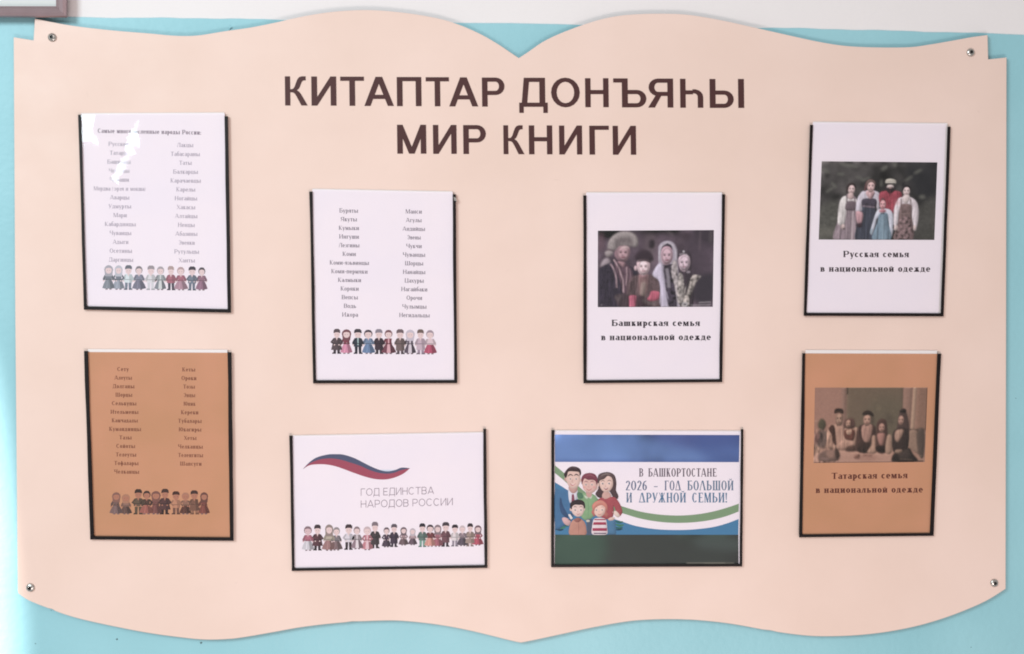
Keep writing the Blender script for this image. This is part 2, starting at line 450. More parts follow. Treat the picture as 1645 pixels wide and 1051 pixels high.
        if c == 'Ф':
            st(w/2-V/2); g.extend(ring(0, w, h*.2, h*.8, V, H))
        elif c in 'Сс': w *= .95; g.extend(ring(0, w, -.01, hh+.01, V, H, 42, 318)); 
        elif c == 'е': g.extend(ring(0, w, -.01, hh+.01, V, H, 0, 315)); hb(V*.5, w-.03, hh*.5-H*.5)
        elif c == 'Э': g.extend(ring(0, w, 0, h, V, H, -138, 138)); hb(w*.35, w-V*.5, h*.48)
        elif c == 'З': w *= .8; g.extend(ring(0, w, 0, h*.54, V, H, -150, 90)); g.extend(ring(.04, w-.03, h*.54-H, h, V, H, -90, 150))
        elif c == '0': w *= .95; g.extend(ring(0, w, 0, 1, V, H))
        else: g.extend(ring(0, w, -.012, hh+.012, V*1.0, H))
    elif c == 'З' or ch == 'з':
        w = .6*k*(h if low else 1); g.extend(ring(0, w, 0, h*.54, V, H, -150, 90)); g.extend(ring(.03, w-.03, h*.54-H, h, V, H, -90, 150))
    elif c == 'Е':
        w = .70*k*(h if low else 1)+s; st(s); hb(s, w, 0); hb(s, w-.03, h-H); hb(s, w-.1, h*.5-H*.4)
        if s: box(w-.04, 0, w, .2*h); box(w-.07, h-.2*h, w-.03, h)
    elif c == 'У' or c == 'у':
        yb = -.30 if c == 'у' else 0; hh = S.x if c == 'у' else h
        w = .80*k*(1 if c == 'У' else S.x); x_ = w*.28
        dg(w*.36, hh*.22 if c == 'У' else 0, 0, hh, V); dg(x_, yb, w-d, hh, d)
        if s: box(-s*.5, hh-S.st, V+s, hh); box(w-d-s, hh-S.st, w+s*.6, hh)
        g.extend(ring(x_-.14, x_+.06, yb, yb+.14, .05, .05, 180, 350, 12))
    elif c == 'р':
        w = .76*S.x+s; hh = S.x; st(s, -.30, hh, 'tb'); bowl(s, w, 0, hh)
    elif c == 'а':
        w = .70*S.x+s; hh = S.x
        st(w-V, 0, hh-.12, ''); g.extend(ring(0, w-V*.1, 0, hh*.60, V*.85, H, 40, 320)); g.extend(ring(.02, w, hh-.42, hh, V, H, 0, 150)); box(w-V*.5, 0, w+s, S.st or .01)
    elif c == 'б':
        w = .76*S.x; g.extend(ring(0, w, 0, S.x, V, H)); g.extend(ribbon([(V*.5, S.x*.5), (V*.6, S.x*1.05), (w*.5, 1.0), (w, 1.08)], [V*.8, V*.7, H*1.3, H*1.3]))
    elif c == 'ф':
        w = S.x*1.0; st(w/2-V/2, -.28, 1, 'b'); g.extend(ring(0, w, 0, S.x, V, H))
    elif c == 'Ю':
        w = 1.1*k*(h if low else 1); st(s); hb(s, w*.45, h*.5-H/2); g.extend(ring(w*.36, w, 0, h, V, H))
    elif c == '2':
        w = .68*k; g.extend(ring(0, w, .45, 1, V, H, -20, 170)); dg(0, H*.7, w-V*1.1, .62, V*.9); hb(0, w, 0)
    elif c == '6':
        w = .70*k; g.extend(ring(0, w, 0, .60, V, H)); g.extend(ribbon([(V*.5, .30), (V*.55, .55), (w*.38, .85), (w*.85, .98)], [V, V, V*.8, H]))
    elif c == '!': w = V; g.append([(0, 1), (V, 1), (V*.7, .25), (V*.3, .25)]); box(0, 0, V, .13)
    elif c in '-–': w = .36*k; box(0, .34*h, w, .34*h+H*1.2)
    elif c == ':': w = V; box(0, 0, V, .14); box(0, .42, V, .56)
    elif c in '()':
        w = .22; g.extend(ring(0, .5, -.15, 1.05, .08, .05, 110, 250)) if c == '(' else g.extend(ring(-.28, .22, -.15, 1.05, .08, .05, -70, 70))
    elif c == ' ': w = .45
    return g, w

def text_polys(s, S, x0, x1, yl, yr, h, col, shear=0.0):
    """px polygons of a line fitted between x0 and x1; baseline yl..yr"""
    x = 0; q = []
    for ch in s:
        g, w = glyph(ch, S)
        q += [[(x+px, py) for px, py in poly] for poly in g]
        x += w+(S.adv if ch != ' ' else 0)
    tot = x-S.adv; k = (x1-x0)/tot
    out = []
    for poly in q:
        out.append(([(x0+px*k+shear*py*h, yl+(yr-yl)*(px/tot)-py*h) for px, py in poly], col))
    return out

# ------------------------------------------------------------------ wall
border = [(-1300, 12), (-300, 21), (110, 27.8), (330, 29.6), (400, 31), (820, 37.8), (1240, 45), (1400, 48.8), (1645, 55.8), (2100, 72), (2900, 100)]
bd = smooth_path(border, 12, False)
bd = [(x, y+.5*math.sin(x*.043)+.35*math.sin(x*.11+1)) for x, y in bd]
def slab(name, front, dep, back, m, kind='structure'):
    n = len(front); V = [at(x, y, dep) for x, y in front]+[at(x, y, back) for x, y in front]
    Fc = [tuple(t) for t in fill(front)]
    Fc += [(i, (i+1) % n, n+(i+1) % n, n+i) for i in range(n)]
    o = link(name, V, Fc, m); fixn(o)
    if kind: o['kind'] = kind
    return o
V = [Vector((x, y, z)) for y in (0, .12) for x, z in ((-2.4, 0), (2.4, 0), (2.4, 2.9), (-2.4, 2.9))]
wall = link('wall', V, [(0, 1, 2, 3), (7, 6, 5, 4), (4, 5, 1, 0), (5, 6, 2, 1), (6, 7, 3, 2), (7, 4, 0, 3)], M_WHITE, origin=(0, 0, 0))
wall['kind'] = 'structure'; fixn(wall)
low = link('wall_paint', *(lambda P: ([at(x, y, .0012) for x, y in P]+[at(x, y, .0002) for x, y in P],
      [tuple(t) for t in fill(P)]+[(i, i+1, len(P)+i+1, len(P)+i) for i in range(len(bd)-1)]))(bd+[(2900, 2050), (-1300, 2050)]), M_TURQ, wall)
fixn(low)
low['label'] = 'turquoise paint covering the lower wall'
for x, y, r in ((188, 1027, 1.7), (323, 1033, 2.0), (82, 981, .9), (57, 1034, 1.0), (1632, 640, .9), (1560, 1040, .8)):
    pts = [(x+r*(1+.35*math.sin(3*a+x))*math.cos(a), y+r*(.7+.3*math.cos(2*a+y))*math.sin(a)) for a in [i*math.pi/6 for i in range(12)]]
    print_mesh('pit', [(pts, None)], .00125, wall, m=M_PIT)

V = [at(x, y, z) for x, y, z in ((361, 49, .0013), (366.5, 46.8, .0016), (370.5, 41.5, .0040), (371.8, 42.6, .0042), (368.5, 48.6, .0018), (364, 50.5, .0014))]
o = link('loose_paint', V, [(0, 1, 4, 5), (1, 2, 3, 4)], M_TURQ, wall)
# ------------------------------------------------------------------ board
top = [(56, 30), (80, 35), (120, 42), (180.5, 49), (241, 54), (270, 56.8), (295, 58), (321, 56.8), (360, 50.5), (400, 44.8), (440, 37), (480, 28), (520, 21), (560, 17.2), (600, 16.6), (650, 20.8), (700, 29), (735, 39), (770, 54), (800, 71), (820, 84.5), (833.5, 93.5)]
top2 = [(833.5, 93.5), (848, 84), (872, 67.5), (900, 54), (940, 39), (980, 28), (1020, 23.2), (1070, 22.2), (1110, 24.5), (1160, 33), (1210, 44), (1250, 53), (1290, 62), (1330, 70), (1365, 74.5), (1410, 76.3), (1460, 76), (1490, 72.3), (1530, 65.5), (1560, 60), (1586.5, 56.5)]
bot = [(1615.5, 946), (1582, 966.5), (1531, 988), (1480, 1004), (1429, 1014.5), (1378, 1020.5), (1327, 1022.3), (1289, 1020.5), (1238, 1013.6), (1177, 1002.6), (1126, 996.8), (1088, 995), (1045, 995.5), (1004, 999), (948, 1009), (897, 1020), (860, 1028), (837, 1032.5)]
bot2 = [(837, 1032.5), (820, 1029), (757, 1013.6), (706, 1004), (655, 998.2), (617, 997), (553, 1000), (489, 1007), (440, 1015.5), (400, 1022.5), (370, 1026.5), (332, 1027.7), (294, 1024.5), (230, 1015.5), (153, 1000), (110, 989), (77, 977), (45, 964), (27, 951)]
out = smooth_path(top, 5, False)[:-1]+smooth_path(top2, 5, False)+[(1587.5, 95.5), (1617, 92.5), (1617.5, 480)]
out += smooth_path(bot, 5, False)[:-1]+smooth_path(bot2, 5, False)+[(24.5, 500), (22, 60), (54, 65)]
board = empty('notice_board', at(822, 560, .007), 'large peach notice board shaped like an open book, screwed to the turquoise wall', 'notice board')
def offset_poly(P, d):
    n = len(P); r = []
    for i in range(n):
        a, b, c = Vector(P[i-1]), Vector(P[i]), Vector(P[(i+1) % n])
        e1 = (b-a).normalized(); e2 = (c-b).normalized()
        n1 = Vector((-e1.y, e1.x)); n2 = Vector((-e2.y, e2.x)); m = (n1+n2)
        m = m/max(.35, m.length_squared)*2 if m.length > .1 else n1
        r.append((b.x+m.x*d, b.y+m.y*d))
    return r
for cx_, cy_, dx_, dy_ in ((27, 951, 1.6, -1.2), (82, 979.5, .3, -1.1), (1616.5, 520, -1.1, 0), (1238, 1013.6, 0, -.9), (565, 999, 0, -.8)):
    k_ = min(range(len(out)), key=lambda i: (out[i][0]-cx_)**2+(out[i][1]-cy_)**2); out[k_] = (out[k_][0]+dx_, out[k_][1]+dy_)
area2 = sum(out[i-1][0]*out[i][1]-out[i][0]*out[i-1][1] for i in range(len(out)))
ins = offset_poly(out, .55 if area2 > 0 else -.55)
n = len(out)
V = [at(x, y, .0100) for x, y in ins]+[at(x, y, .0095) for x, y in out]
fl = fill(ins)
pan = link('panel', V, [tuple(t) for t in fl]+[(i, (i+1) % n, n+(i+1) % n, n+i) for i in range(n)], M_BOARD, board); fixn(pan)
V = [at(x, y, .0095) for x, y in out]+[at(x, y, .0045) for x, y in out]+[at(x, y, .0045) for x, y in out]
edge = link('panel_edge', V[:2*n], [(i, (i+1) % n, n+(i+1) % n, n+i) for i in range(n)]+[tuple(n+j for j in t) for t in fl], M_EDGE, board); fixn(edge)

M_SCUFF = mat('rubbed_board', (.70, .515, .455), .7, 0, .2, .05, 300)
rs_ = random.Random(9)
for k_ in range(26):
    x_, y_ = rs_.uniform(60, 1580), rs_.choice((rs_.uniform(110, 180), rs_.uniform(520, 960), rs_.uniform(260, 700)))
    a_ = rs_.uniform(0, math.pi); l_ = rs_.uniform(1.2, 7); w_ = rs_.uniform(.25, .6)
    ax_, ay_ = math.cos(a_), math.sin(a_)
    print_mesh('scuff', [([(x_-ax_*l_, y_-ay_*l_), (x_+ay_*w_, y_-ax_*w_), (x_+ax_*l_, y_+ay_*l_), (x_-ay_*w_*.4, y_+ax_*w_*.4)], None)], .01002, board, m=M_SCUFF)

# title letters
K1 = [('К', 457.8, 494), ('И', 500.2, 540.3), ('Т', 546.7, 584.9), ('А', 585.1, 632.5), ('П', 637.5, 677), ('Т', 684, 721.4), ('А', 721.4, 768), ('Р', 774.3, 810.6),
      ('Д', 833.8, 879.7), ('О', 885.2, 931.4), ('Н', 940, 977.7), ('Ъ', 985.2, 1038.3), ('Я', 1041, 1081.5), ('Һ', 1092.6, 1129.6), ('Ы', 1140, 1195.3)]
K2 = [('М', 638, 684.7), ('И', 695.6, 733.5), ('Р', 744.2, 780.7), ('К', 808.7, 842.3), ('Н', 849.6, 887.3), ('И', 898.2, 935.2), ('Г', 946.8, 978.2), ('И', 984.3, 1021.8)]
def letter(ch, x0, x1, base, hh):
    g, w_ = glyph(ch, BOLD)
    k = (x1-x0)/w_
    ps = [([(x0+px*k+(.5-py)*.6, base-py*hh) for px, py in q], None) for q in g]
    o = print_mesh('letter', ps, .0104, board, m=M_LETTER, step=3e-6)
    return o
for ch, a, b in K1: letter(ch, a, b, 169.6+(a-458)/737*4.2+(.0 if a < 830 else 0), 46.8-(a-458)/737*.4)
for ch, a, b in K2: letter(ch, a, b, 247.0+(a-638)/383*1.9, 46.4)

# screws
def screw(px, py, ang):
    c = at(px, py, .0102); r = .0062
    V, Fc = [], []; N = 20; rings = [(1.0, 0), (1.0, .0006), (.93, .0016), (.78, .0025), (.56, .0031), (.42, .0033)]
    for rr, dz in rings:
        for i in range(N):
            a = 2*math.pi*i/N; V.append(c+Vector((math.cos(a)*r*rr, -dz, math.sin(a)*r*rr)))
    for k in range(len(rings)-1):
        for i in range(N): j = (i+1) % N; Fc.append((k*N+i, k*N+j, (k+1)*N+j, (k+1)*N+i))
    s_ = link('screw', V, Fc, M_STEEL, board, smooth=True); fixn(s_)
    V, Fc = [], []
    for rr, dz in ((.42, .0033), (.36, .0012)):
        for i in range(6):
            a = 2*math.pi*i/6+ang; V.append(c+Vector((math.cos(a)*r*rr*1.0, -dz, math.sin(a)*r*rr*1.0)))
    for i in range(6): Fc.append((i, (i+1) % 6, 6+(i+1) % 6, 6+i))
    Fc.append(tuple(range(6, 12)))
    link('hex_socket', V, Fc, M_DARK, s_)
for x, y, a in ((84, 60.5, .3), (1559, 84.5, .9), (1597, 936.5, .1), (49, 944, .6)): screw(x, y, a)

# ------------------------------------------------------------------ plastic pockets
def film(quad, parent, seed, amp=.0005):
    rs = np.random.default_rng(seed); NX, NY = 48, 60
    ph = rs.uniform(0, 6.28, 8); fq = rs.uniform(.6, 2.2, (8, 2)); V, Fc = [], []
    for j in range(NY+1):
        v = j/NY
        for i in range(NX+1):
            u = i/NX
            (ax, ay), (bx, by), (cx, cy), (dx, dy) = quad
            x = (1-u)*(1-v)*ax+u*(1-v)*bx+u*v*cx+(1-u)*v*dx; y = (1-u)*(1-v)*ay+u*(1-v)*by+u*v*cy+(1-u)*v*dy
            z = sum(math.sin(6.28*(u*fq[m_, 0]*(1 if m_ % 2 else -1)+v*fq[m_, 1])+ph[m_]) for m_ in range(8))/8
            e = min(1, min(u, 1-u, 1-v)*7)
            z += .16*abs(math.sin(6.28*(u*2.3+v*1.4)+ph[0]))+.10*abs(math.sin(6.28*(v*3.1-u*1.7)+ph[1]))   # soft creases
            V.append(at(x, y, .0146+amp*1.5*z*e))
    for j in range(NY):
        for i in range(NX):
            a = j*(NX+1)+i; Fc.append((a, a+NX+1, a+NX+2, a+1))
    return link('clear_film', V, Fc, M_FILM, parent, smooth=True)

def lerp(a, b, t): return (a[0]+(b[0]-a[0])*t, a[1]+(b[1]-a[1])*t)
def holder(TL, TR, BR, BL, wl, wr, wb, paper_top, label, back_top=None, seed=1, kink=.0007):
    """outer corners of the black edging (px); returns root and inner quad"""
    c = at((TL[0]+BR[0])/2, max(BL[1], BR[1]), .0102)
    root = empty('display_pocket', c, label, 'document pocket', 'clear pockets with black edging on the notice board')
    iTL = (TL[0]+wl, TL[1]); iTR = (TR[0]-wr, TR[1]); iBR = (BR[0]-wr, BR[1]-wb); iBL = (BL[0]+wl, BL[1]-wb)
    def bar(a, b, c2, d2, sd):
        # long bar in four slightly uneven lengths joined into one strip
        rs = random.Random(sd); N = 6; L, Q = [], []
        for i in range(N+1):
            t = i/N; j = rs.uniform(-.35, .35)
            p = lerp(a, d2, t); q = lerp(b, c2, t); j2 = rs.uniform(-.3, .3)
            L.append((p[0]+j, p[1])); Q.append((q[0]+j2, q[1]))
        V, Fc = [], []
        for i in range(N+1):
            (lx, ly), (qx, qy) = L[i], Q[i]
            for x, y, z in ((lx, ly, .0102), (lx, ly, .0146), (lx+.8*(qx-lx)/max(1, abs(qx-lx)), ly, .0152), (qx-.8*(qx-lx)/max(1, abs(qx-lx)), qy, .0152), (qx, qy, .0146), (qx, qy, .0102)):
                V.append(at(x, y, z))
            if i:
                b0 = (i-1)*6
                for k in range(5): Fc.append((b0+k, b0+k+1, b0+k+7, b0+k+6))
        Fc.append((0, 1, 2, 3, 4, 5)); Fc.append(tuple(N*6+k for k in range(6)))
        return fixn(link('side_strip', V, Fc, M_BAR, root))
    bar(TL, iTL, iBL, (BL[0], BL[1]-wb), seed*3+1)
    bar(iTR, TR, (BR[0], BR[1]-wb), iBR, seed*3+2)
    box_px('bottom_strip', [(BL[0], BL[1]-wb), (BR[0], BR[1]-wb), BR, BL], .0102, .0151, M_BAR, root, .0005)
    pTL, pTR = (iTL[0]-.5, paper_top[0]), (iTR[0]+.5, paper_top[1])
    bt = back_top or (paper_top[0]-1.6, paper_top[1]-1.6)
    e = .6
    box_px('back_plate', [(pTL[0]+e, bt[0]), (pTR[0]-e, bt[1]), (iBR[0]+1, iBR[1]+1), (iBL[0]-1, iBL[1]+1)], .0101, .0120, M_BACK, root, .0003)
    q = [(pTL[0]+.5, paper_top[0]+1.5), (pTR[0]-.5, paper_top[1]+1.5), (iBR[0]+.3, iBR[1]+.3), (iBL[0]-.3, iBL[1]+.3)]
    film(q, root, seed, kink)
    return root, [pTL, pTR, (iBR[0]+.8, iBR[1]+.8), (iBL[0]-.8, iBL[1]+.8)]

DP = .0126      # paper face
def sheet(quad, label, m, group=None, cat='sheet of paper', name='paper_sheet'):
    c = at((quad[2][0]+quad[3][0])/2, (quad[2][1]+quad[3][1])/2, DP)
    root = empty(name, c, label, cat, group)
    q = quad
    V = [at(x, y, DP-.0003) for x, y in q]+[at(x, y, DP) for x, y in q]
    Fc = [(3, 2, 1, 0), (4, 5, 6, 7)]+[(i, (i+1) % 4, 4+(i+1) % 4, 4+i) for i in range(4)]
    fixn(link('page', V, Fc, m, root))
    return root

INK = lambda *c: lin(c, .88)

# ------------------------------------------------------------------ little printed figures in national dress
def figure(cx, yt, yb, f, fade=0, paper=(240, 228, 240), wk=1.0):
    """f: kind, hair/hat, skin, top, bottom"""
    kind, hat, skin, topc, botc = f[:5]; trim = f[5] if len(f) > 5 else None
    rf = random.Random(int(cx*10)); ln = rf.uniform(-.10, .10); ska = rf.uniform(1.05, 1.35); arm = rf.choice((0, 0, 1, 2)); coat = rf.uniform(0, .07); hs = rf.uniform(.96, 1.14)
    H = yb-yt; W = H*.20*wk; P = []
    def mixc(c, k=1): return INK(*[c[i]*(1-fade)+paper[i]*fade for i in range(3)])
    def e(x, y, rx, ry, c, n=12): P.append(([(cx+(x*hs if y < .36 else x)*W+ln*W*(1-y)+rx*W*(hs if y < .36 else 1)*math.cos(a), yt+y*H+ry*H*math.sin(a)) for a in [2*math.pi*i/n for i in range(n)]], mixc(c)))
    def p(pts, c): P.append(([(cx+(x*hs if y < .36 else x)*W+ln*W*(1-y), yt+y*H) for x, y in pts], mixc(c)))
    dark = tuple(v*.75 for v in botc); lite = tuple(min(255, v*1.12+8) for v in topc)
    sh = tuple(v*.82 for v in topc)
    if kind in 'mM':
        p([(-.58, .70), (-.06, .70), (-.12, .95), (-.55, .95)], botc); p([(.06, .70), (.58, .70), (.55, .95), (.12, .95)], botc)
        p([(-.68, .94), (-.12, .94), (-.12, 1), (-.82, 1)], dark); p([(.12, .94), (.68, .94), (.82, 1), (.12, 1)], dark)
        L = (.80 if kind == 'M' else .66)+coat; fl = .98 if kind == 'M' and arm else .76
        p([(-.60, .38), (-.3, .36), (.3, .36), (.60, .38), (.70, .58), (fl, L), (0, L+.015), (-fl, L), (-.70, .58)], topc)
        p([(.1, .38), (.60, .38), (.70, .58), (fl, L), (.25, L)], sh)
    else:
        p([(-.45, .94), (-.12, .94), (-.16, 1), (-.58, 1)], (120, 100, 105)); p([(.12, .94), (.45, .94), (.58, 1), (.16, 1)], (120, 100, 105))
        p([(-.42, .56), (.42, .56), (.80*ska, .78), (1.0*ska, .93), (.5, .965), (0, .955), (-.5, .965), (-1.0*ska, .93), (-.80*ska, .78)], botc)
        p([(.08, .58), (.42, .56), (1.0*ska, .93), (.5, .965), (.35, .96)], dark)
        p([(-.2, .60), (-.12, .60), (-.25, .95), (-.42, .95)], tuple(min(255, v*1.12+6) for v in botc))
        p([(-.52, .38), (.52, .38), (.50, .62), (-.50, .62)], topc)
        if trim: p([(-.22, .62), (.22, .62), (.34, .95), (-.34, .95)], trim)
    # arms
    if arm == 1:
        p([(-.62, .385), (-.36, .42), (-.72, .52), (-.40, .62), (-.46, .66), (-1.12, .54)], sh); p([(.62, .385), (.36, .42), (.72, .52), (.40, .62), (.46, .66), (1.12, .54)], sh); e(-.40, .645, .13, .026, skin); e(.40, .645, .13, .026, skin)
    elif arm == 2:
        p([(-.62, .385), (-.38, .40), (-.66, .60), (-1.02, .66), (-1.0, .52)], sh); p([(.62, .385), (.36, .42), (.55, .56), (.10, .60), (.05, .55), (.30, .53)], sh); e(-.90, .67, .14, .028, skin); e(.05, .58, .13, .026, skin)
    else:
        p([(-.62, .385), (-.38, .40), (-.62, .62), (-.98, .63), (-1.02, .55)], sh); p([(.62, .385), (.38, .40), (.62, .62), (.98, .63), (1.02, .55)], sh)
        e(-.86, .645, .15, .028, skin); e(.86, .645, .15, .028, skin)
    p([(-.18, .36), (.18, .36), (.0, .47)], skin if not trim else trim)
    if trim: p([(-.12, .40), (.12, .40), (.10, .66), (-.10, .66)], trim)
    p([(-.62, .57), (.62, .57), (.63, .60), (-.63, .60)], tuple(v*.7 for v in topc))
    # head
    if kind == 'f' and hat: e(0, .20, .66, .165, hat)
    if kind == 'v': e(0, .21, .74, .185, hat); p([(-.70, .22), (.70, .22), (.62, .47), (-.62, .47)], hat)
    e(0, .23, .52, .138, skin, 14)
    if kind in 'mM': p([(-.60, .18), (-.56, .07), (-.3, .01), (.3, .01), (.56, .07), (.60, .18), (.2, .15), (-.2, .15)], hat)
    else: p([(-.52, .16), (-.35, .05), (.35, .05), (.52, .16), (.0, .13)], hat)
    e(-.2, .235, .055, .012, (90, 70, 75), 6); e(.2, .235, .055, .012, (90, 70, 75), 6)
    return P

SK = (236, 206, 206)
def row(parent, specs, dep, fade, step=4e-6, paper=(240, 228, 240), skin=None, wk=1.0):
    for (cx, yt, yb), f in specs:
        if skin: f = (f[0], f[1], skin)+tuple(f[3:])
        print_mesh('printed_figure', figure(cx, yt, yb, f, fade, paper, wk), dep, parent, step)

# ---- pocket 1: list in haze-paled ink, upper left
g1 = 'printed sheets of names of peoples'
r1, q1 = holder((125.3, 184.5), (366, 187), (371, 502.5), (134.6, 497.6), 5.0, 5.5, 5.6, (183.5, 182.3), 'clear pocket with black edging around the glaring upper left sheet', seed=11, kink=.0011)
s1 = sheet(q1, 'white sheet with a heading and two columns of names in ink paled for haze, upper left, catching glare', M_PAPER, g1)
GR = INK(172, 160, 176)  # list ink lightened, glare haze put into its colour
def lines(parent, words, cx, y0, dy, wd, S, h, col, dxl=0, sl=0, dep=DP+.00012):
    for i, (s, w_) in enumerate(zip(words, wd)):
        y = y0+dy*i; x = cx+dxl*i
        nat = sum(glyph(ch, S)[1]+S.adv for ch in s)*h; w_ = min(w_, nat*.98)
        print_mesh('printed_line', text_polys(s, S, x-w_/2, x+w_/2, y, y+sl*w_, h, col), dep, parent, 1.5e-6)
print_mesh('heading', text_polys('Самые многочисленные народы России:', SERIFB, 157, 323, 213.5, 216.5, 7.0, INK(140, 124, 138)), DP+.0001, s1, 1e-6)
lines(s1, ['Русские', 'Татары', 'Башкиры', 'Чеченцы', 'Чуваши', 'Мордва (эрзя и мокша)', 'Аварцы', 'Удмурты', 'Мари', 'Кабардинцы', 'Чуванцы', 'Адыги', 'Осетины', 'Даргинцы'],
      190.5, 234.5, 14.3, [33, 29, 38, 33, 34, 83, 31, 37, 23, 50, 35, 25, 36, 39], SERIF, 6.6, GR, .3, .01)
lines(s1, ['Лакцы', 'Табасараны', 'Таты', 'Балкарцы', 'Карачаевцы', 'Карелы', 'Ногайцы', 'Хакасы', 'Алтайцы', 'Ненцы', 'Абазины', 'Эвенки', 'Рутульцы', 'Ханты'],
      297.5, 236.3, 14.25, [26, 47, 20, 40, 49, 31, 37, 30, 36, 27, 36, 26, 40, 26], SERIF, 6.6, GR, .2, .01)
c1 = [('v', (165, 162, 172), SK, (112, 118, 128), (125, 130, 140)), ('v', (190, 190, 200), SK, (110, 116, 128), (150, 155, 168)), ('m', (92, 96, 106), SK, (222, 232, 236), (108, 118, 134)),
      ('f', (120, 115, 120), SK, (128, 130, 148), (112, 110, 128)), ('m', (150, 140, 145), SK, (225, 222, 226), (215, 212, 218)), ('f', (165, 155, 160), SK, (150, 155, 158), (125, 130, 138), (215, 215, 215)),
      ('m', (175, 150, 145), SK, (168, 96, 112), (58, 54, 66)), ('f', (180, 150, 150), SK, (165, 95, 112), (172, 130, 146)), ('m', (50, 44, 52), SK, (108, 118, 134), (92, 102, 118)), ('f', (60, 54, 60), SK, (142, 98, 116), (140, 98, 120))]
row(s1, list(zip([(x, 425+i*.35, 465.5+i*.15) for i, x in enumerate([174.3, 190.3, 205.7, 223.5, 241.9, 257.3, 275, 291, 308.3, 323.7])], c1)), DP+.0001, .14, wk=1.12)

# ---- pocket 2: list, centre left
r2, q2 = holder((497, 308), (732, 312.3), (734.5, 615.6), (503, 616), 5.0, 5.0, 5.0, (304.8, 309), 'clear pocket with black edging and a loose metal clip, left of the book fold', seed=22)
s2 = sheet(q2, 'white sheet of two name columns above ten small figures, left of the book fold', M_PAPER, g1)
G2 = INK(112, 100, 116)
lines(s2, ['Буряты', 'Якуты', 'Кумыки', 'Ингуши', 'Лезгины', 'Коми', 'Коми-язьвинцы', 'Коми-пермяки', 'Калмыки', 'Коряки', 'Вепсы', 'Водь', 'Ижора'],
      560.2, 341.5, 13.93, [30, 26, 33, 33, 33, 22, 63, 59, 37, 29, 26, 20, 27], SERIF, 6.6, G2, .17, .012)
lines(s2, ['Манси', 'Агулы', 'Андийцы', 'Эвены', 'Чукчи', 'Чуванцы', 'Шорцы', 'Нанайцы', 'Цахуры', 'Нагайбаки', 'Орочи', 'Чулымцы', 'Негидальцы'],
      664.6, 343, 13.87, [26, 25, 36, 22, 25, 36, 30, 36, 31, 42, 26, 39, 49], SERIF, 6.6, G2, .1, .012)
c2 = [('M', (88, 72, 78), SK, (88, 72, 78), (62, 50, 58)), ('v', (118, 72, 80), SK, (130, 62, 78), (214, 142, 168)), ('m', (58, 50, 58), SK, (50, 54, 68), (38, 38, 50), (170, 190, 190)),
      ('f', (70, 58, 70), SK, (118, 136, 166), (110, 132, 168)), ('M', (140, 130, 142), SK, (62, 46, 58), (48, 38, 46)), ('f', (120, 78, 86), SK, (132, 68, 80), (118, 66, 80), (222, 170, 180)),
      ('M', (112, 92, 98), SK, (118, 98, 98), (88, 72, 80)), ('v', (205, 192, 205), SK, (105, 92, 106), (90, 76, 90), (220, 205, 215)), ('M', (112, 92, 86), SK, (205, 178, 192), (160, 140, 158)), ('f', (165, 145, 156), SK, (226, 200, 208), (182, 82, 108))]
row(s2, list(zip([(x, 528+i*.1, 568.5+i*.1) for i, x in enumerate([540.8, 556.4, 575.4, 592.2, 609, 624.5, 643, 658.6, 676, 691.5])], c2)), DP+.0001, .03, wk=1.14)
# metal clip on the right strip
pc = at(731, 321, .0156)
cl = link('paper_clip', *(lambda Q: ([at(x, y, z) for x, y, z in Q], [(0, 1, 2, 3), (4, 5, 6, 7), (0, 1, 5, 4), (1, 2, 6, 5), (2, 3, 7, 6), (3, 0, 4, 7)]))(
    [(728.2, 316, .0154), (732.5, 317.5, .0154), (734.6, 324.5, .0154), (729.3, 322.5, .0154), (728.8, 316.4, .0168), (732.1, 317.8, .0168), (733.8, 323.8, .0165), (729.6, 322.0, .0167)]), M_CLIP, origin=pc)
fixn(cl); cl['label'] = 'tiny silver clip on the right edge of the pocket left of the fold'; cl['category'] = 'clip'

# ---- pocket 5: terracotta list
r5, q5 = holder((134.8, 564), (371.8, 566), (375.3, 869), (144.8, 866.8), 6.3, 6.2, 5.6, (565.8, 567), 'clear pocket with black edging around the terracotta name list', back_top=(561, 562), seed=35)
s5 = sheet(q5, 'terracotta sheet of two name columns above dark small figures, lower left', M_KRAFT, g1)
GB = INK(138, 84, 64)
lines(s5, ['Сету', 'Алеуты', 'Долганы', 'Шорцы', 'Селькупы', 'Ительмены', 'Камчадалы', 'Кумандинцы', 'Тазы', 'Сойоты', 'Телеуты', 'Тофалары', 'Челканцы'],
      197.5, 596.2, 13.72, [20, 28, 35, 27, 42, 45, 42, 53, 25, 31, 33, 42, 42], SERIFB, 6.4, GB, .5, .01)
lines(s5, ['Кеты', 'Ороки', 'Тозы', 'Энцы', 'Юпик', 'Кереки', 'Тубалары', 'Юкагиры', 'Хеты', 'Челканцы', 'Теленгиты', 'Шапсуги'],
      303.2, 596.8, 13.75, [30, 28, 19, 19, 19, 29, 39, 38, 20, 40, 40, 44], SERIFB, 6.4, GB, .3, .01)
SB = (182, 122, 100)
c5 = [('v', (140, 98, 88), SB, (120, 92, 88), (128, 100, 98)), ('v', (176, 125, 102), SB, (150, 112, 100), (104, 76, 70)), ('m', (58, 40, 36), SB, (104, 84, 70), (96, 78, 64)),
      ('f', (64, 44, 40), SB, (84, 60, 52), (162, 98, 88)), ('v', (128, 86, 78), SB, (124, 78, 74), (126, 78, 74)), ('M', (72, 48, 42), SB, (92, 60, 60), (52, 34, 34)),
      ('m', (70, 40, 34), SB, (196, 138, 112), (118, 80, 70)), ('f', (176, 124, 104), SB, (150, 108, 92), (94, 58, 50)), ('M', (70, 46, 42), SB, (128, 88, 74), (150, 104, 84)), ('v', (110, 70, 64), SB, (128, 72, 66), (132, 74, 66))]
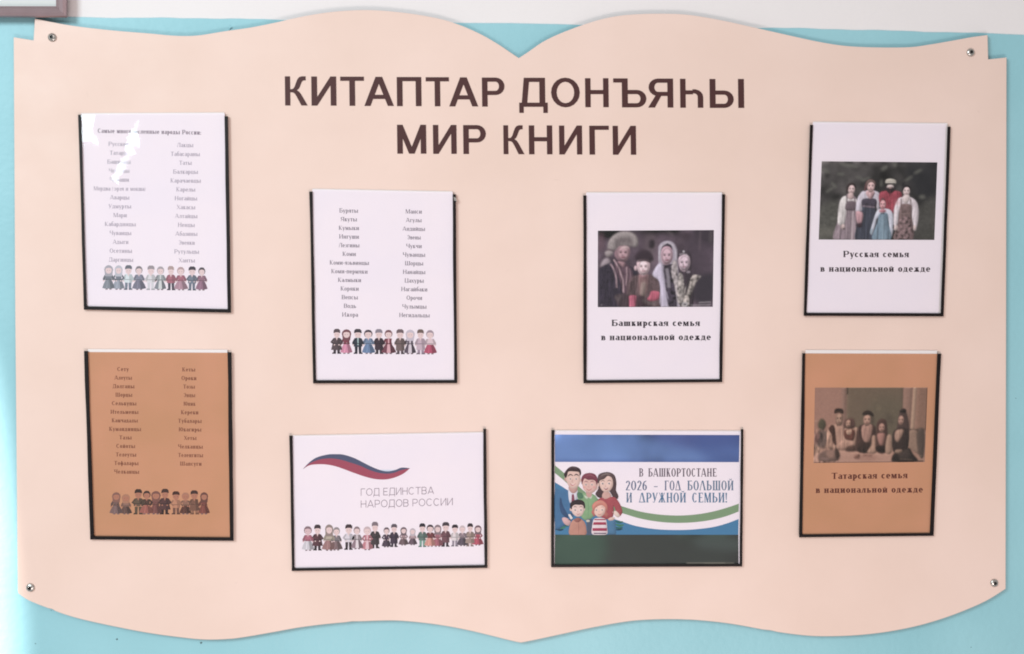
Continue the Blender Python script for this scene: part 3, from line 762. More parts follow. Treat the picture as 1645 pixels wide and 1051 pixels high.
row(s5, list(zip([(x, yt, 826.5) for x, yt in zip([186.7, 202.6, 222, 235.2, 250, 264.3, 282.8, 297.8, 312.8, 327.7], [790, 793, 785.5, 787, 788, 785, 789, 790, 787.5, 790])], c5)), DP+.0001, 0, wk=1.2)

# ---- pocket 6: year of unity
r6, q6 = holder((465, 700), (781, 689), (783, 912.4), (468.6, 917.4), 4.8, 4.8, 4.6, (701, 695.5), 'clear landscape pocket with black edging, lowest left of the fold', seed=46)
s6 = sheet(q6, 'white landscape poster with a tricolour ribbon and a row of small figures', M_PAPER, None, 'poster', 'printed_poster')
z6 = lambda pts: [(450+x/4.203, 680+y/4.203) for x, y in pts]
tp = [(155, 308), (200, 262), (250, 230), (320, 212), (380, 209), (430, 213), (500, 235), (560, 265), (620, 295), (680, 318), (730, 325), (780, 315), (820, 300), (875, 304)]
mdl = [(155, 309), (200, 272), (260, 247), (330, 238), (400, 245), (470, 265), (540, 288), (600, 315), (660, 334), (720, 341), (770, 335), (815, 318), (875, 305)]
bt = [(155, 310), (190, 288), (230, 279), (300, 278), (370, 290), (430, 310), (500, 336), (570, 360), (640, 377), (710, 380), (770, 368), (830, 342), (875, 306)]
sp = lambda P: smooth_path(P, 5, False)
hi = [(x, y-14 if 320 < x < 760 else y) for x, y in tp]
print_mesh('ribbon', [(z6(sp(hi)+sp(tp)[::-1]), INK(214, 222, 240)), (z6(sp(tp)+sp(mdl)[::-1]), INK(84, 88, 116)), (z6(sp(mdl)+sp(bt)[::-1]), INK(168, 78, 98))], DP+.0001, s6)
print_mesh('printed_line', text_polys('ГОД ЕДИНСТВА', THIN, 579.7, 697, 796.8, 793.6, 11.6, INK(118, 92, 112)), DP+.0001, s6, 1e-6)
print_mesh('printed_line', text_polys('НАРОДОВ РОССИИ', THIN, 579.7, 727.2, 815.8, 811.8, 11.6, INK(118, 92, 112)), DP+.0001, s6, 1e-6)
c6 = [('f', (135, 110, 118), (225, 190, 195), (182, 110, 128), (212, 204, 212)), ('M', (60, 48, 54), SK, (92, 58, 66), (56, 44, 50)), ('v', (150, 132, 128), SK, (190, 175, 160), (160, 120, 120)), ('f', (150, 140, 142), SK, (130, 120, 125), (132, 108, 112)),
      ('m', (62, 48, 54), SK, (226, 216, 226), (54, 42, 48)), ('f', (140, 120, 125), SK, (160, 145, 150), (150, 125, 135), (235, 220, 226)), ('f', (205, 180, 185), SK, (200, 130, 142), (200, 132, 142), (232, 196, 204)), ('M', (128, 112, 120), SK, (70, 60, 64), (56, 46, 52)),
      ('f', (100, 84, 92), SK, (80, 62, 78), (76, 62, 76)), ('M', (92, 80, 90), SK, (70, 56, 72), (54, 44, 56)), ('v', (110, 92, 100), SK, (170, 140, 145), (112, 90, 96)), ('v', (196, 182, 190), SK, (190, 160, 165), (104, 84, 96)),
      ('m', (42, 36, 46), SK, (104, 122, 116), (120, 160, 146)), ('f', (56, 44, 52), SK, (118, 62, 66), (214, 152, 142)), ('v', (140, 120, 126), SK, (170, 110, 122), (165, 100, 112)), ('M', (64, 52, 60), SK, (118, 78, 88), (54, 40, 50)),
      ('m', (44, 34, 42), SK, (232, 218, 222), (150, 138, 152)), ('f', (205, 186, 190), SK, (150, 130, 138), (92, 80, 92)), ('M', (54, 44, 48), SK, (165, 142, 134), (176, 150, 145)), ('v', (122, 96, 104), SK, (176, 84, 100), (182, 84, 102))]
x6 = [495, 510, 528.6, 540.3, 559.8, 573.9, 590, 602.6, 620.6, 632.7, 648.3, 663, 678.5, 691, 702.8, 715.5, 730.5, 743.2, 754.9, 767.5]
t6 = [844, 842.5, 841.5, 845.5, 842, 844.5, 844.5, 838, 846, 841.5, 846, 848, 840.5, 841.5, 842, 838.5, 842.5, 843, 840.5, 843]
b6 = [885, 884.5, 885, 884.5, 883.5, 882.5, 884, 881, 879.5, 879, 876.5, 876, 879, 878.5, 878.5, 878.5, 878, 877.5, 878, 876.5]
row(s6, list(zip(zip(x6, t6, b6), c6)), DP+.0001, .02, wk=1.06)

# ---- captions
def caption(parent, s, x0, x1, yl, yr, col, h=10.0):
    print_mesh('caption', text_polys(s, SERIFB, x0, x1, yl, yr, h, col), DP+.0001, parent, 1e-6)

# ---- pocket 3: family in fur hat and headscarves
gp = 'white sheets each with a family photograph and caption'
r3, q3 = holder((937, 314), (1164.8, 312.3), (1160.3, 614), (937.3, 615.8), 5.1, 4.9, 4.8, (310.4, 310.4), 'clear pocket with black edging, right of the fold, around the fur hat family photo', seed=57)
s3 = sheet(q3, 'white sheet with a photo of a family in fur hat and headscarves', M_PAPER)
KB = INK(46, 34, 46)
caption(s3, 'Башкирская семья', 982.4, 1124.7, 523.9, 523.9, KB)
caption(s3, 'в национальной одежде', 965.5, 1142, 546.8, 546.4, KB)
C = Canvas(45, 45, 1490, 1000, 250, 165, (92, 76, 88))
C.mottle(14, .30); C.mottle(4, .10)
C.poly([(1180, 60), (1500, 60), (1500, 1000), (1300, 1000), (1200, 560)], (72, 60, 72), 8, .7)
C.poly([(640, 120), (760, 120), (770, 420), (640, 420)], (112, 96, 102), 5, .5); C.poly([(690, 170), (750, 170), (745, 260), (685, 260)], (48, 38, 46), 2)
C.poly([(1100, 90), (1200, 80), (1190, 150), (1090, 150)], (64, 50, 60), 4); C.line([(1320, 60), (1310, 300)], 12, (130, 112, 120), 2, .5); C.line([(1450, 60), (1450, 200)], 14, (140, 130, 130), 3, .5)
C.line([(920, 60), (980, 110)], 16, (135, 120, 125), 3, .6); C.poly([(60, 100), (110, 90), (130, 250), (60, 300)], (110, 82, 92), 4, .6)
# man
C.poly([(80, 500), (110, 420), (160, 385), (200, 420), (190, 470)], (168, 152, 160), 2)
C.poly([(50, 1000), (45, 580), (110, 490), (210, 450), (300, 440), (470, 500), (560, 620), (600, 1000)], (52, 44, 58), 1.2, tex=.12)
C.poly([(300, 430), (420, 470), (500, 640), (450, 880), (380, 860), (320, 660), (250, 480)], (98, 74, 86), 1.5, tex=.1)
C.line([(205, 460), (250, 530), (280, 640), (285, 760)], 22, (176, 148, 158), .9); C.line([(245, 405), (310, 510), (360, 660), (370, 820)], 20, (188, 158, 166), .8)
C.line([(405, 500), (412, 600), (398, 730)], 16, (180, 150, 158), .8); C.line([(440, 520), (465, 640)], 10, (150, 122, 132), .8)
C.poly([(300, 430), (380, 440), (370, 500), (320, 470)], (176, 138, 146), 1)
C.poly([(262, 300), (300, 240), (380, 225), (440, 260), (445, 330), (410, 410), (350, 435), (290, 400), (262, 360)], (178, 142, 150), 1.2)
C.poly([(262, 300), (300, 260), (310, 420), (285, 400)], (128, 98, 110), 2.5, .9); C.poly([(395, 300), (440, 280), (440, 340), (405, 410)], (112, 86, 98), 2, .8)
C.face(362, 330, 74, 96, (186, 150, 158)); C.ell(385, 262, 50, 18, (226, 196, 198), 1.6, .9)
C.line([(300, 405), (400, 432)], 14, (104, 78, 90), 1.6)
C.poly([(170, 270), (180, 190), (240, 110), (330, 65), (430, 62), (510, 100), (545, 170), (540, 240), (500, 250), (440, 240), (360, 235), (300, 245), (255, 300), (180, 290)], (160, 148, 148), 1.8, tex=.04)
C.poly([(260, 260), (265, 170), (330, 130), (430, 130), (480, 170), (470, 240), (400, 215), (330, 220), (280, 280)], (118, 106, 108), 3)
C.poly([(160, 270), (240, 285), (250, 310), (170, 305)], (108, 92, 98), 1.5); C.poly([(140, 310), (190, 295), (240, 315), (225, 350), (170, 375), (140, 345)], (164, 150, 152), 1.5)
# boy
C.poly([(520, 410), (530, 330), (600, 285), (680, 300), (730, 360), (720, 430)], (56, 42, 52), 2)
C.poly([(420, 700), (480, 620), (560, 600), (690, 590), (790, 640), (830, 760), (820, 1000), (440, 1000), (410, 860)], (98, 78, 82), 1.6, tex=.08)
C.poly([(560, 600), (660, 600), (670, 780), (620, 860), (570, 850)], (136, 104, 106), 2); C.poly([(590, 700), (650, 700), (630, 860), (580, 850)], (148, 128, 124), 2)
C.poly([(570, 600), (660, 590), (650, 640), (590, 640)], (168, 128, 134), 1)
C.ell(520, 515, 20, 32, (226, 194, 202), 1)
C.poly([(540, 430), (600, 412), (680, 425), (698, 490), (685, 550), (640, 600), (600, 605), (560, 565), (538, 500)], (230, 198, 206), 1)
C.face(616, 506, 68, 88, (238, 208, 214)); C.poly([(536, 440), (560, 410), (640, 400), (700, 420), (698, 452), (640, 430), (570, 436)], (70, 54, 62), 1.2)
C.poly([(430, 870), (530, 860), (520, 1000), (440, 1000)], (190, 104, 126), 1); C.poly([(720, 800), (820, 815), (815, 890), (740, 925), (660, 915), (700, 850)], (186, 98, 118), 1)
C.poly([(270, 850), (420, 840), (440, 1000), (330, 1000), (280, 940)], (70, 56, 62), 2); C.poly([(540, 860), (620, 870), (720, 960), (700, 1000), (540, 1000)], (64, 46, 54), 2)
C.line([(270, 860), (300, 920), (340, 850)], 26, (110, 98, 100), 2.2, .7); C.line([(615, 900), (680, 950), (780, 960)], 40, (112, 96, 98), 2.5, .9)
# woman
C.poly([(810, 430), (800, 260), (850, 195), (920, 178), (990, 205), (1035, 290), (1045, 420), (1060, 560), (1120, 1000), (840, 1000), (830, 700), (730, 605), (760, 520)], (170, 158, 172), 1.0)
C.poly([(735, 600), (800, 470), (850, 480), (880, 640), (930, 1000), (850, 1000), (820, 690)], (206, 194, 214), 1.2)
C.poly([(870, 490), (980, 480), (1000, 640), (1040, 1000), (940, 1000), (900, 800), (880, 640)], (70, 60, 74), 1.2, tex=.35)
C.line([(905, 520), (925, 620), (935, 760)], 40, (150, 140, 150), 1.3, .8); C.line([(900, 800), (930, 900)], 10, (190, 180, 200), .8)
C.poly([(975, 440), (1030, 440), (1050, 620), (1090, 900), (1060, 960), (1000, 700), (970, 600)], (176, 164, 166), 1.2, tex=.3)
C.poly([(830, 300), (850, 225), (910, 200), (960, 230), (970, 300), (900, 270)], (58, 48, 60), 1)
C.poly([(832, 340), (850, 270), (900, 245), (955, 265), (980, 330), (975, 410), (940, 460), (890, 478), (850, 440)], (196, 160, 174), 1)
C.face(906, 366, 68, 98, (206, 172, 184))
C.line([(815, 440), (812, 330), (840, 240), (910, 196), (975, 225), (1015, 300), (1020, 420)], 22, (208, 196, 208), .9); C.line([(860, 480), (900, 492), (985, 470)], 14, (52, 42, 54), 1)
# girl
C.poly([(1040, 380), (1060, 320), (1120, 290), (1190, 320), (1215, 400), (1215, 600), (1250, 800), (1230, 1000), (1080, 1000), (1060, 600)], (66, 54, 64), 1.3)
C.poly([(1050, 440), (1060, 380), (1120, 350), (1180, 370), (1198, 440), (1185, 510), (1130, 562), (1080, 535)], (206, 180, 192), 1)
C.face(1122, 456, 66, 88, (216, 190, 202))
C.ell(1115, 312, 14, 14, (216, 206, 214), .8); C.line([(1065, 350), (1100, 338), (1150, 350), (1165, 380)], 12, (190, 176, 184), 1, .8); C.ell(1175, 565, 26, 14, (170, 156, 166), 1.2, .8)
C.poly([(1250, 600), (1340, 620), (1290, 680), (1240, 780), (1200, 900), (1180, 1000), (1090, 1000), (1100, 880), (1150, 740), (1210, 640)], (174, 162, 158), 1, tex=.42)
C.poly([(1060, 580), (1110, 620), (1130, 800), (1110, 960), (1050, 940), (1040, 800)], (160, 150, 148), 1, tex=.42)
C.poly([(1150, 690), (1200, 640), (1190, 740), (1140, 860)], (62, 52, 60), 1.4)
C.poly([(1300, 640), (1490, 600), (1490, 920), (1250, 920)], (52, 46, 56), 4, .85)
for yy in (938, 972): C.line([(1210 if yy > 950 else 1310, yy+6), (1465, yy)], 12, (176, 166, 172), 1.0, .65)
C.folds([(50, 1000), (45, 580), (110, 490), (210, 450), (300, 440), (470, 500), (560, 620), (600, 1000)], .18); C.folds([(730, 605), (800, 470), (880, 480), (930, 1000), (840, 1000)], .12, 14, 1.0)
C.folds([(440, 1000), (410, 860), (480, 620), (690, 590), (830, 760), (820, 1000)], .16); C.folds([(170, 270), (240, 110), (430, 62), (545, 170), (500, 250), (300, 245)], .10, 3, .8); C.folds([(1040, 380), (1190, 320), (1250, 1000), (1060, 1000)], .14)
C.ell(1138, 965, 40, 30, (178, 172, 176), .9, .8); C.ell(1138, 965, 18, 10, (80, 66, 76), .7, .9)
C.line([(62, 45), (62, 1000)], 6, (140, 124, 138), .6, .4); C.ell(95, 970, 14, 10, (130, 118, 130), 1, .7)
C.mottle(1.0, .035)
photo = lambda C, quad, par, lab: raster_mesh('photograph', np.clip(C.a*.88, 0, 1), quad, DP+.0001, par, lab)
photo(C, [(960.5, 370.8), (1146.8, 369.8), (1145, 493), (960.3, 493.6)], s3, 'family photo: man in fur hat, boy, woman in white shawl, girl')

# ---- pocket 4: family outdoors
r4, q4 = holder((1301.3, 200.7), (1527.3, 203.6), (1516, 508.4), (1291.2, 507.6), 4.8, 4.8, 5.0, (197, 199.3), 'clear pocket with black edging, uppermost at the right side of the board', seed=68)
q4b = [q4[0], (q4[1][0]-3.5, q4[1][1]), (q4[2][0]-4, q4[2][1]), q4[3]]
s4 = sheet(q4b, 'white sheet with a photo of five people in aprons and a red shirt', M_PAPER)
caption(s4, 'Русская семья', 1354.5, 1460.4, 413.2, 413.4, INK(60, 46, 54))
caption(s4, 'в национальной одежде', 1317.6, 1494.5, 436.6, 436.8, INK(60, 46, 54))
C = Canvas(75, 30, 1520, 1015, 250, 170, (62, 58, 58))
C.mottle(16, .35); C.mottle(5, .22)
C.poly([(1150, 30), (1530, 30), (1530, 500), (1300, 480), (1180, 300)], (34, 34, 40), 8, .85); C.poly([(60, 620), (330, 560), (330, 1015), (60, 1015)], (92, 90, 84), 6, .75, tex=.1)
C.poly([(1300, 640), (1530, 480), (1530, 1015), (1300, 1015)], (78, 76, 72), 6, .8, tex=.1); C.poly([(60, 880), (300, 880), (300, 960), (60, 960)], (116, 112, 104), 5, .6)
for x, y, a, b_, r_ in ((130, 150, 60, 18, .5), (320, 190, 50, 16, 0), (380, 75, 80, 20, .2), (480, 90, 60, 14, .3), (860, 110, 50, 26, -.6), (990, 60, 20, 40, 0), (1280, 150, 60, 18, -.5), (1170, 240, 60, 16, -.6), (560, 240, 60, 14, .5), (640, 250, 60, 14, -.4), (240, 330, 50, 20, .8), (190, 390, 60, 16, -.6), (1345, 470, 40, 26, .1), (240, 750, 40, 20, .2), (830, 300, 14, 50, 0)):
    C.ell(x, y, a, b_, (108, 106, 100), 2.2, .75, r_)
def apron_lady(hx, hy, sc, blouse, apron, skirt, top_b=None):
    pass
# first woman
C.poly([(395, 470), (450, 450), (500, 470), (545, 560), (550, 1015), (270, 1015), (300, 800)], (150, 132, 140), 1, tex=.05)
C.poly([(400, 640), (520, 640), (545, 1015), (270, 1015), (320, 860)], (152, 134, 142), 1.2); C.line([(455, 660), (450, 1015)], 12, (120, 102, 112), 1.5, .7); C.line([(490, 660), (485, 1015)], 22, (190, 172, 178), 1.5, .8); C.line([(400, 700), (360, 1015)], 14, (128, 110, 120), 2, .7)
C.poly([(395, 465), (420, 500), (410, 640), (390, 820), (330, 830), (305, 780), (315, 580), (345, 490)], (226, 216, 216), 1)
C.poly([(410, 500), (500, 500), (540, 520), (560, 640), (540, 680), (520, 600), (500, 540), (415, 540)], (222, 210, 212), 1)
C.poly([(412, 540), (520, 540), (525, 635), (400, 640)], (112, 96, 104), 1); C.line([(408, 460), (412, 545)], 12, (110, 88, 96), .8); C.line([(505, 490), (515, 560)], 12, (110, 88, 96), .8)
C.poly([(395, 400), (415, 320), (460, 300), (505, 320), (512, 400), (480, 360), (430, 370), (410, 440)], (62, 48, 48), 1); C.face(462, 382, 44, 62, (228, 198, 198), b=.6); C.poly([(402, 380), (410, 330), (460, 302), (506, 326), (512, 366), (478, 330), (436, 340), (416, 390)], (58, 46, 48), .8)
C.poly([(430, 430), (480, 430), (490, 490), (450, 510), (420, 480)], (214, 184, 184), 1); C.ell(372, 850, 26, 34, (226, 200, 198), 1); C.ell(386, 875, 18, 12, (70, 56, 60), 1, .7)
# second woman
C.poly([(600, 600), (770, 600), (780, 1015), (540, 1015), (545, 840)], (70, 72, 86), 1)
C.poly([(620, 400), (760, 400), (820, 450), (825, 560), (800, 660), (760, 560), (610, 560), (600, 650), (530, 660), (535, 520), (570, 440)], (212, 202, 214), 1)
C.poly([(610, 500), (770, 500), (765, 605), (610, 585)], (74, 66, 80), .9); C.line([(610, 590), (765, 606)], 18, (150, 132, 146), 1)
C.poly([(650, 400), (745, 400), (740, 460), (700, 500), (650, 450)], (214, 174, 178), 1); C.line([(755, 420), (715, 500)], 10, (120, 90, 100), .8)
C.poly([(620, 400), (640, 300), (690, 255), (745, 280), (760, 330), (700, 300), (655, 350), (640, 400)], (112, 74, 78), 1.2); C.face(702, 342, 48, 72, (228, 190, 190), b=.6); C.poly([(650, 350), (648, 290), (690, 256), (745, 278), (752, 310), (705, 288), (668, 310)], (126, 104, 100), .9)

C.poly([(530, 660), (615, 680), (605, 800), (555, 815)], (204, 160, 168), 1); C.poly([(545, 815), (610, 800), (600, 860), (545, 850)], (64, 48, 58), 1.5)
# man in red
C.poly([(810, 430), (900, 395), (1000, 395), (1090, 430), (1080, 600), (1000, 680), (900, 660), (820, 560)], (162, 74, 88), 1, tex=.06)
C.poly([(890, 340), (1000, 340), (995, 400), (940, 430), (895, 390)], (56, 44, 50), 1); C.ell(944, 345, 42, 30, (226, 206, 204), 1); C.poly([(905, 360), (945, 350), (985, 360), (980, 400), (940, 425), (905, 395)], (48, 38, 42), 1.2); C.ell(943, 358, 18, 8, (210, 170, 168), .8)
C.poly([(885, 300), (890, 258), (945, 245), (1005, 262), (1010, 305), (950, 318)], (206, 196, 186), 1); C.line([(890, 308), (1000, 308)], 16, (40, 34, 38), .9); C.line([(890, 275), (1005, 275)], 9, (150, 138, 130), 1, .7); C.line([(890, 292), (1005, 292)], 6, (232, 222, 214), .8, .7)
C.poly([(930, 395), (950, 395), (948, 460), (935, 455)], (90, 40, 50), 1, .8)
# woman at right
C.poly([(1075, 480), (1210, 480), (1290, 560), (1310, 720), (1280, 890), (1250, 860), (1220, 700), (1210, 640), (1080, 650), (1050, 850), (1010, 880), (1000, 640), (1040, 520)], (228, 214, 220), 1)
C.ell(1045, 545, 30, 30, (228, 176, 184), 2.5, .6); C.ell(1245, 570, 24, 30, (186, 168, 176), 3, .6)
C.poly([(1080, 575), (1215, 575), (1225, 700), (1250, 1015), (1010, 1015), (1060, 820)], (124, 102, 102), 1, tex=.12); C.line([(1085, 490), (1090, 590)], 14, (136, 112, 112), .9); C.line([(1200, 490), (1212, 590)], 14, (136, 112, 112), .9)
C.poly([(1070, 760), (1210, 740), (1240, 1015), (1040, 1015)], (120, 98, 100), 1, .9, tex=.5); C.line([(1075, 685), (1215, 680)], 12, (158, 132, 130), 1)
C.poly([(1090, 400), (1110, 335), (1150, 320), (1190, 345), (1200, 400), (1150, 360)], (40, 34, 38), 1); C.poly([(1085, 300), (1120, 290), (1120, 340), (1090, 340)], (34, 30, 36), 2); C.face(1147, 402, 44, 62, (228, 204, 204), b=.6); C.poly([(1098, 400), (1104, 344), (1150, 322), (1192, 344), (1198, 398), (1176, 354), (1124, 354)], (38, 32, 38), .8)
C.poly([(1120, 450), (1180, 450), (1190, 500), (1150, 560), (1100, 510)], (224, 206, 206), 1); C.ell(1035, 862, 24, 32, (224, 200, 198), 1); C.ell(1265, 860, 18, 34, (224, 200, 198), 1)
C.folds([(270, 1015), (300, 800), (400, 640), (520, 640), (545, 1015)], .20, 14, 1.0); C.folds([(540, 1015), (600, 600), (770, 600), (780, 1015)], .16, 14, 1.0); C.folds([(300, 780), (315, 480), (410, 470), (390, 830)], .10, 8); C.folds([(530, 660), (560, 440), (820, 450), (800, 660)], .10, 6)
C.folds([(1000, 880), (1040, 500), (1290, 560), (1310, 720), (1250, 890)], .10, 7); C.folds([(820, 430), (1090, 430), (1000, 680), (900, 660)], .14, 8)
# child
C.poly([(790, 650), (830, 625), (940, 630), (990, 700), (1000, 870), (975, 985), (950, 900), (930, 760), (800, 740), (770, 850), (735, 950), (720, 900), (760, 730)], (216, 214, 228), 1)
C.poly([(820, 690), (920, 680), (940, 800), (975, 1015), (745, 1015), (800, 800)], (124, 142, 158), 1, tex=.05); C.line([(860, 720), (880, 1015)], 26, (146, 164, 178), 2, .6)
C.poly([(815, 580), (825, 520), (855, 480), (885, 520), (895, 590)], (110, 70, 76), 1); C.face(858, 572, 38, 60, (226, 170, 176), b=.6)
C.ell(860, 650, 46, 24, (196, 134, 144), 1.2); C.line([(835, 684), (885, 680)], 12, (56, 48, 58), 1)
C.folds([(745, 1015), (820, 690), (920, 680), (975, 1015)], .16, 14, 1.0); C.line([(735, 870), (725, 940)], 20, (180, 196, 210), 1); C.line([(1000, 820), (1002, 870)], 14, (36, 30, 36), 1)
C.mottle(1.0, .04)
photo(C, [(1320.0, 259.3), (1505.8, 261.0), (1501.0, 385.6), (1315.2, 385.0)], s4, 'outdoor family photo of four women and a man in a red shirt')
# sliver of the second white sheet behind
# ---- pocket 8: terracotta family
r8, q8 = holder((1288.6, 567.6), (1511.9, 568.2), (1500, 861), (1283.8, 863.4), 5.3, 6.0, 4.8, (568, 568.6), 'clear pocket with black edging, lowest at the right side of the board', back_top=(562.3, 563.3), seed=79)
s8 = sheet(q8, 'terracotta sheet with a photo of a family behind a table', M_KRAFT)
BB = INK(96, 42, 32)
caption(s8, 'Татарская семья', 1336, 1458.2, 769.8, 768.4, BB)
caption(s8, 'в национальной одежде', 1310.3, 1482.6, 792.2, 791.2, BB)
C = Canvas(60, 40, 1520, 1010, 240, 160, (178, 126, 104))
C.poly([(60, 0), (420, 0), (420, 600), (60, 600)], (176, 120, 100), 3, 1, False); C.poly([(410, 0), (480, 0), (480, 700), (410, 700)], (156, 112, 96), 2, 1, False)
C.poly([(480, 0), (1210, 0), (1210, 800), (480, 800)], (124, 100, 78), 1.5, 1, False); C.poly([(800, 200), (1210, 200), (1210, 700), (800, 700)], (112, 98, 76), 12, .8); C.line([(485, 20), (485, 130)], 20, (92, 70, 56), 1.2)
C.poly([(1210, 0), (1330, 0), (1310, 800), (1210, 800)], (162, 116, 98), 2, 1, False); C.line([(1360, 30), (1340, 600)], 50, (190, 146, 118), 1.5); C.poly([(1385, 30), (1530, 30), (1530, 600), (1385, 600)], (152, 106, 84), 2, 1, False)
C.poly([(1300, 580), (1480, 585), (1480, 605), (1300, 605)], (82, 62, 54), 1.2, 1, False); C.poly([(1290, 620), (1400, 610), (1450, 900), (1300, 800)], (160, 122, 100), 1.5); C.poly([(1400, 610), (1500, 600), (1500, 940), (1430, 900)], (98, 76, 66), 1.5)
C.line([(820, 195), (860, 200)], 10, (150, 124, 92), 1.4, .7); C.line([(850, 230), (840, 330)], 8, (96, 82, 64), 1.2, .6); C.ell(900, 310, 30, 26, (136, 116, 86), 3, .6); C.ell(1040, 450, 40, 90, (88, 72, 60), 4, .6, -.5)
C.poly([(60, 880), (400, 850), (900, 880), (1120, 880), (1120, 1010), (60, 1010)], (194, 138, 116), 1.5, 1, False)
# plant
C.poly([(110, 500), (150, 440), (205, 470), (215, 540), (170, 600), (120, 560)], (92, 82, 58), 1.5); C.poly([(90, 680), (140, 590), (230, 600), (260, 680), (220, 800), (120, 820), (80, 760)], (116, 88, 80), 3); C.ell(90, 480, 22, 18, (196, 142, 118), 1.5); C.ell(230, 640, 30, 40, (84, 66, 56), 2.4, .7)
C.poly([(80, 620), (130, 650), (110, 760), (70, 730)], (140, 84, 80), 2.5, .8); C.ell(100, 840, 40, 50, (188, 138, 112), 3)
# man
C.poly([(240, 570), (310, 515), (420, 540), (450, 620), (460, 820), (240, 820), (230, 720)], (188, 136, 112), 1.2); C.poly([(245, 565), (310, 520), (350, 640), (360, 780), (310, 750), (290, 650)], (84, 44, 32), 1.1)
C.poly([(340, 390), (430, 385), (425, 480), (395, 560), (345, 500)], (158, 110, 88), 1.3); C.face(384, 450, 44, 84, (180, 132, 108), b=.7); C.poly([(318, 360), (330, 318), (380, 308), (432, 325), (436, 380), (380, 365), (325, 378)], (56, 32, 26), 1); C.line([(335, 352), (425, 352)], 7, (120, 78, 54), .8, .8)
C.poly([(350, 560), (440, 560), (450, 800), (370, 800)], (186, 134, 112), 1.5)
# woman 2
C.poly([(460, 570), (640, 570), (640, 760), (560, 830), (450, 780)], (190, 140, 116), 1.3); C.poly([(440, 520), (470, 450), (570, 440), (590, 560), (480, 570)], (112, 70, 60), 1.6); C.face(506, 508, 36, 52, (192, 138, 114), b=.7); C.line([(545, 460), (545, 570)], 18, (92, 54, 46), 1.2)
C.poly([(455, 590), (590, 590), (580, 720), (520, 730), (460, 690)], (112, 54, 38), 1.3); C.poly([(485, 590), (550, 585), (540, 645), (490, 640)], (206, 152, 124), 1); C.line([(630, 610), (630, 660)], 16, (52, 30, 26), 1); C.poly([(430, 720), (580, 740), (600, 800), (440, 850), (370, 800)], (186, 134, 112), 1.6)
C.poly([(500, 800), (600, 790), (620, 860), (480, 860)], (92, 58, 46), 1.8)
# boy
C.poly([(620, 600), (680, 520), (820, 520), (870, 600), (850, 860), (620, 860)], (84, 52, 44), 1.3); C.poly([(690, 530), (820, 530), (790, 720), (745, 760), (690, 680)], (190, 134, 116), 1.1)
C.face(748, 462, 52, 74, (194, 140, 118), b=.7); C.poly([(685, 395), (700, 355), (760, 335), (820, 370), (830, 420), (770, 395), (730, 400)], (60, 40, 32), 1.1); C.poly([(800, 400), (830, 420), (840, 520), (805, 500)], (70, 50, 40), 2.5, .7)

C.poly([(640, 760), (840, 760), (820, 870), (650, 860)], (66, 42, 34), 1.5); C.poly([(820, 670), (870, 680), (880, 880), (760, 880), (810, 790)], (180, 132, 108), 1.3)
# girl
C.poly([(870, 560), (900, 460), (970, 450), (1010, 520), (1020, 860), (880, 860)], (92, 56, 48), 1.5); C.face(940, 562, 40, 60, (190, 132, 114), b=.7); C.poly([(890, 640), (980, 640), (970, 760), (940, 800), (900, 730)], (182, 118, 104), 1.4); C.poly([(880, 800), (1010, 800), (1000, 870), (890, 865)], (52, 30, 24), 1.4)
C.poly([(1015, 670), (1070, 670), (1080, 880), (1000, 880)], (178, 134, 110), 1.2)
# mother
C.poly([(1160, 400), (1180, 330), (1230, 315), (1270, 400), (1300, 560), (1290, 820), (1220, 840), (1130, 700)], (90, 62, 58), 1.4); C.poly([(1165, 360), (1210, 318), (1250, 330), (1240, 370)], (50, 34, 30), 1.2)
C.poly([(1090, 620), (1180, 560), (1290, 600), (1290, 820), (1230, 900), (1110, 880), (1080, 760)], (64, 44, 40), 1.3)
C.face(1188, 468, 38, 64, (190, 136, 118), b=.7); C.poly([(1130, 600), (1225, 590), (1200, 680), (1150, 750), (1115, 690)], (186, 138, 116), 1.3); C.folds([(620, 860), (620, 600), (680, 520), (820, 520), (870, 860)], .14); C.folds([(240, 820), (240, 570), (310, 515), (640, 570), (640, 820)], .13); C.folds([(1080, 760), (1090, 620), (1290, 600), (1290, 900)], .14); C.folds([(60, 600), (230, 600), (400, 850), (380, 1000), (60, 1000)], .2, 3, 1.6)
C.poly([(1130, 850), (1210, 845), (1210, 890), (1130, 890)], (160, 120, 98), 1); C.poly([(1080, 960), (1120, 890), (1200, 900), (1300, 820), (1360, 900), (1420, 1000), (1120, 1005)], (50, 34, 30), 1.3); C.poly([(1180, 900), (1290, 840), (1340, 920), (1300, 980), (1190, 960)], (76, 58, 52), 2)
C.line([(1190, 965), (1350, 975)], 8, (140, 108, 90), 1, .7); C.line([(1430, 940), (1480, 925)], 10, (160, 128, 104), 1.2, .7); C.line([(1160, 998), (1500, 996)], 14, (60, 36, 26), 1)
C.poly([(120, 900), (200, 850), (300, 850), (380, 840), (400, 930), (360, 990), (150, 985)], (124, 90, 80), 1.8); C.poly([(230, 860), (320, 850), (320, 940), (240, 930)], (170, 122, 104), 2.2, .8); C.poly([(340, 840), (380, 840), (400, 920), (360, 960)], (78, 52, 42), 1.6); C.line([(150, 950), (260, 965)], 20, (172, 128, 120), 2, .7)
C.ell(630, 935, 44, 28, (144, 88, 68), 2); C.ell(650, 915, 16, 14, (120, 70, 52), 1.2); C.line([(705, 915), (830, 920)], 18, (136, 82, 66), 1.8); C.ell(770, 950, 130, 40, (160, 100, 82), 4, .5)
C.mottle(1.0, .03)
C.a = C.a**1.10*1.08; g_ = C.a.mean(2, keepdims=True)*np.array([1.12, .98, .88]); C.a = C.a*.62+g_*.38
photo(C, [(1309.2, 622.9), (1490.0, 622.6), (1485.5, 742.3), (1307.0, 743.8)], s8, 'family photo of five people seated behind a table')

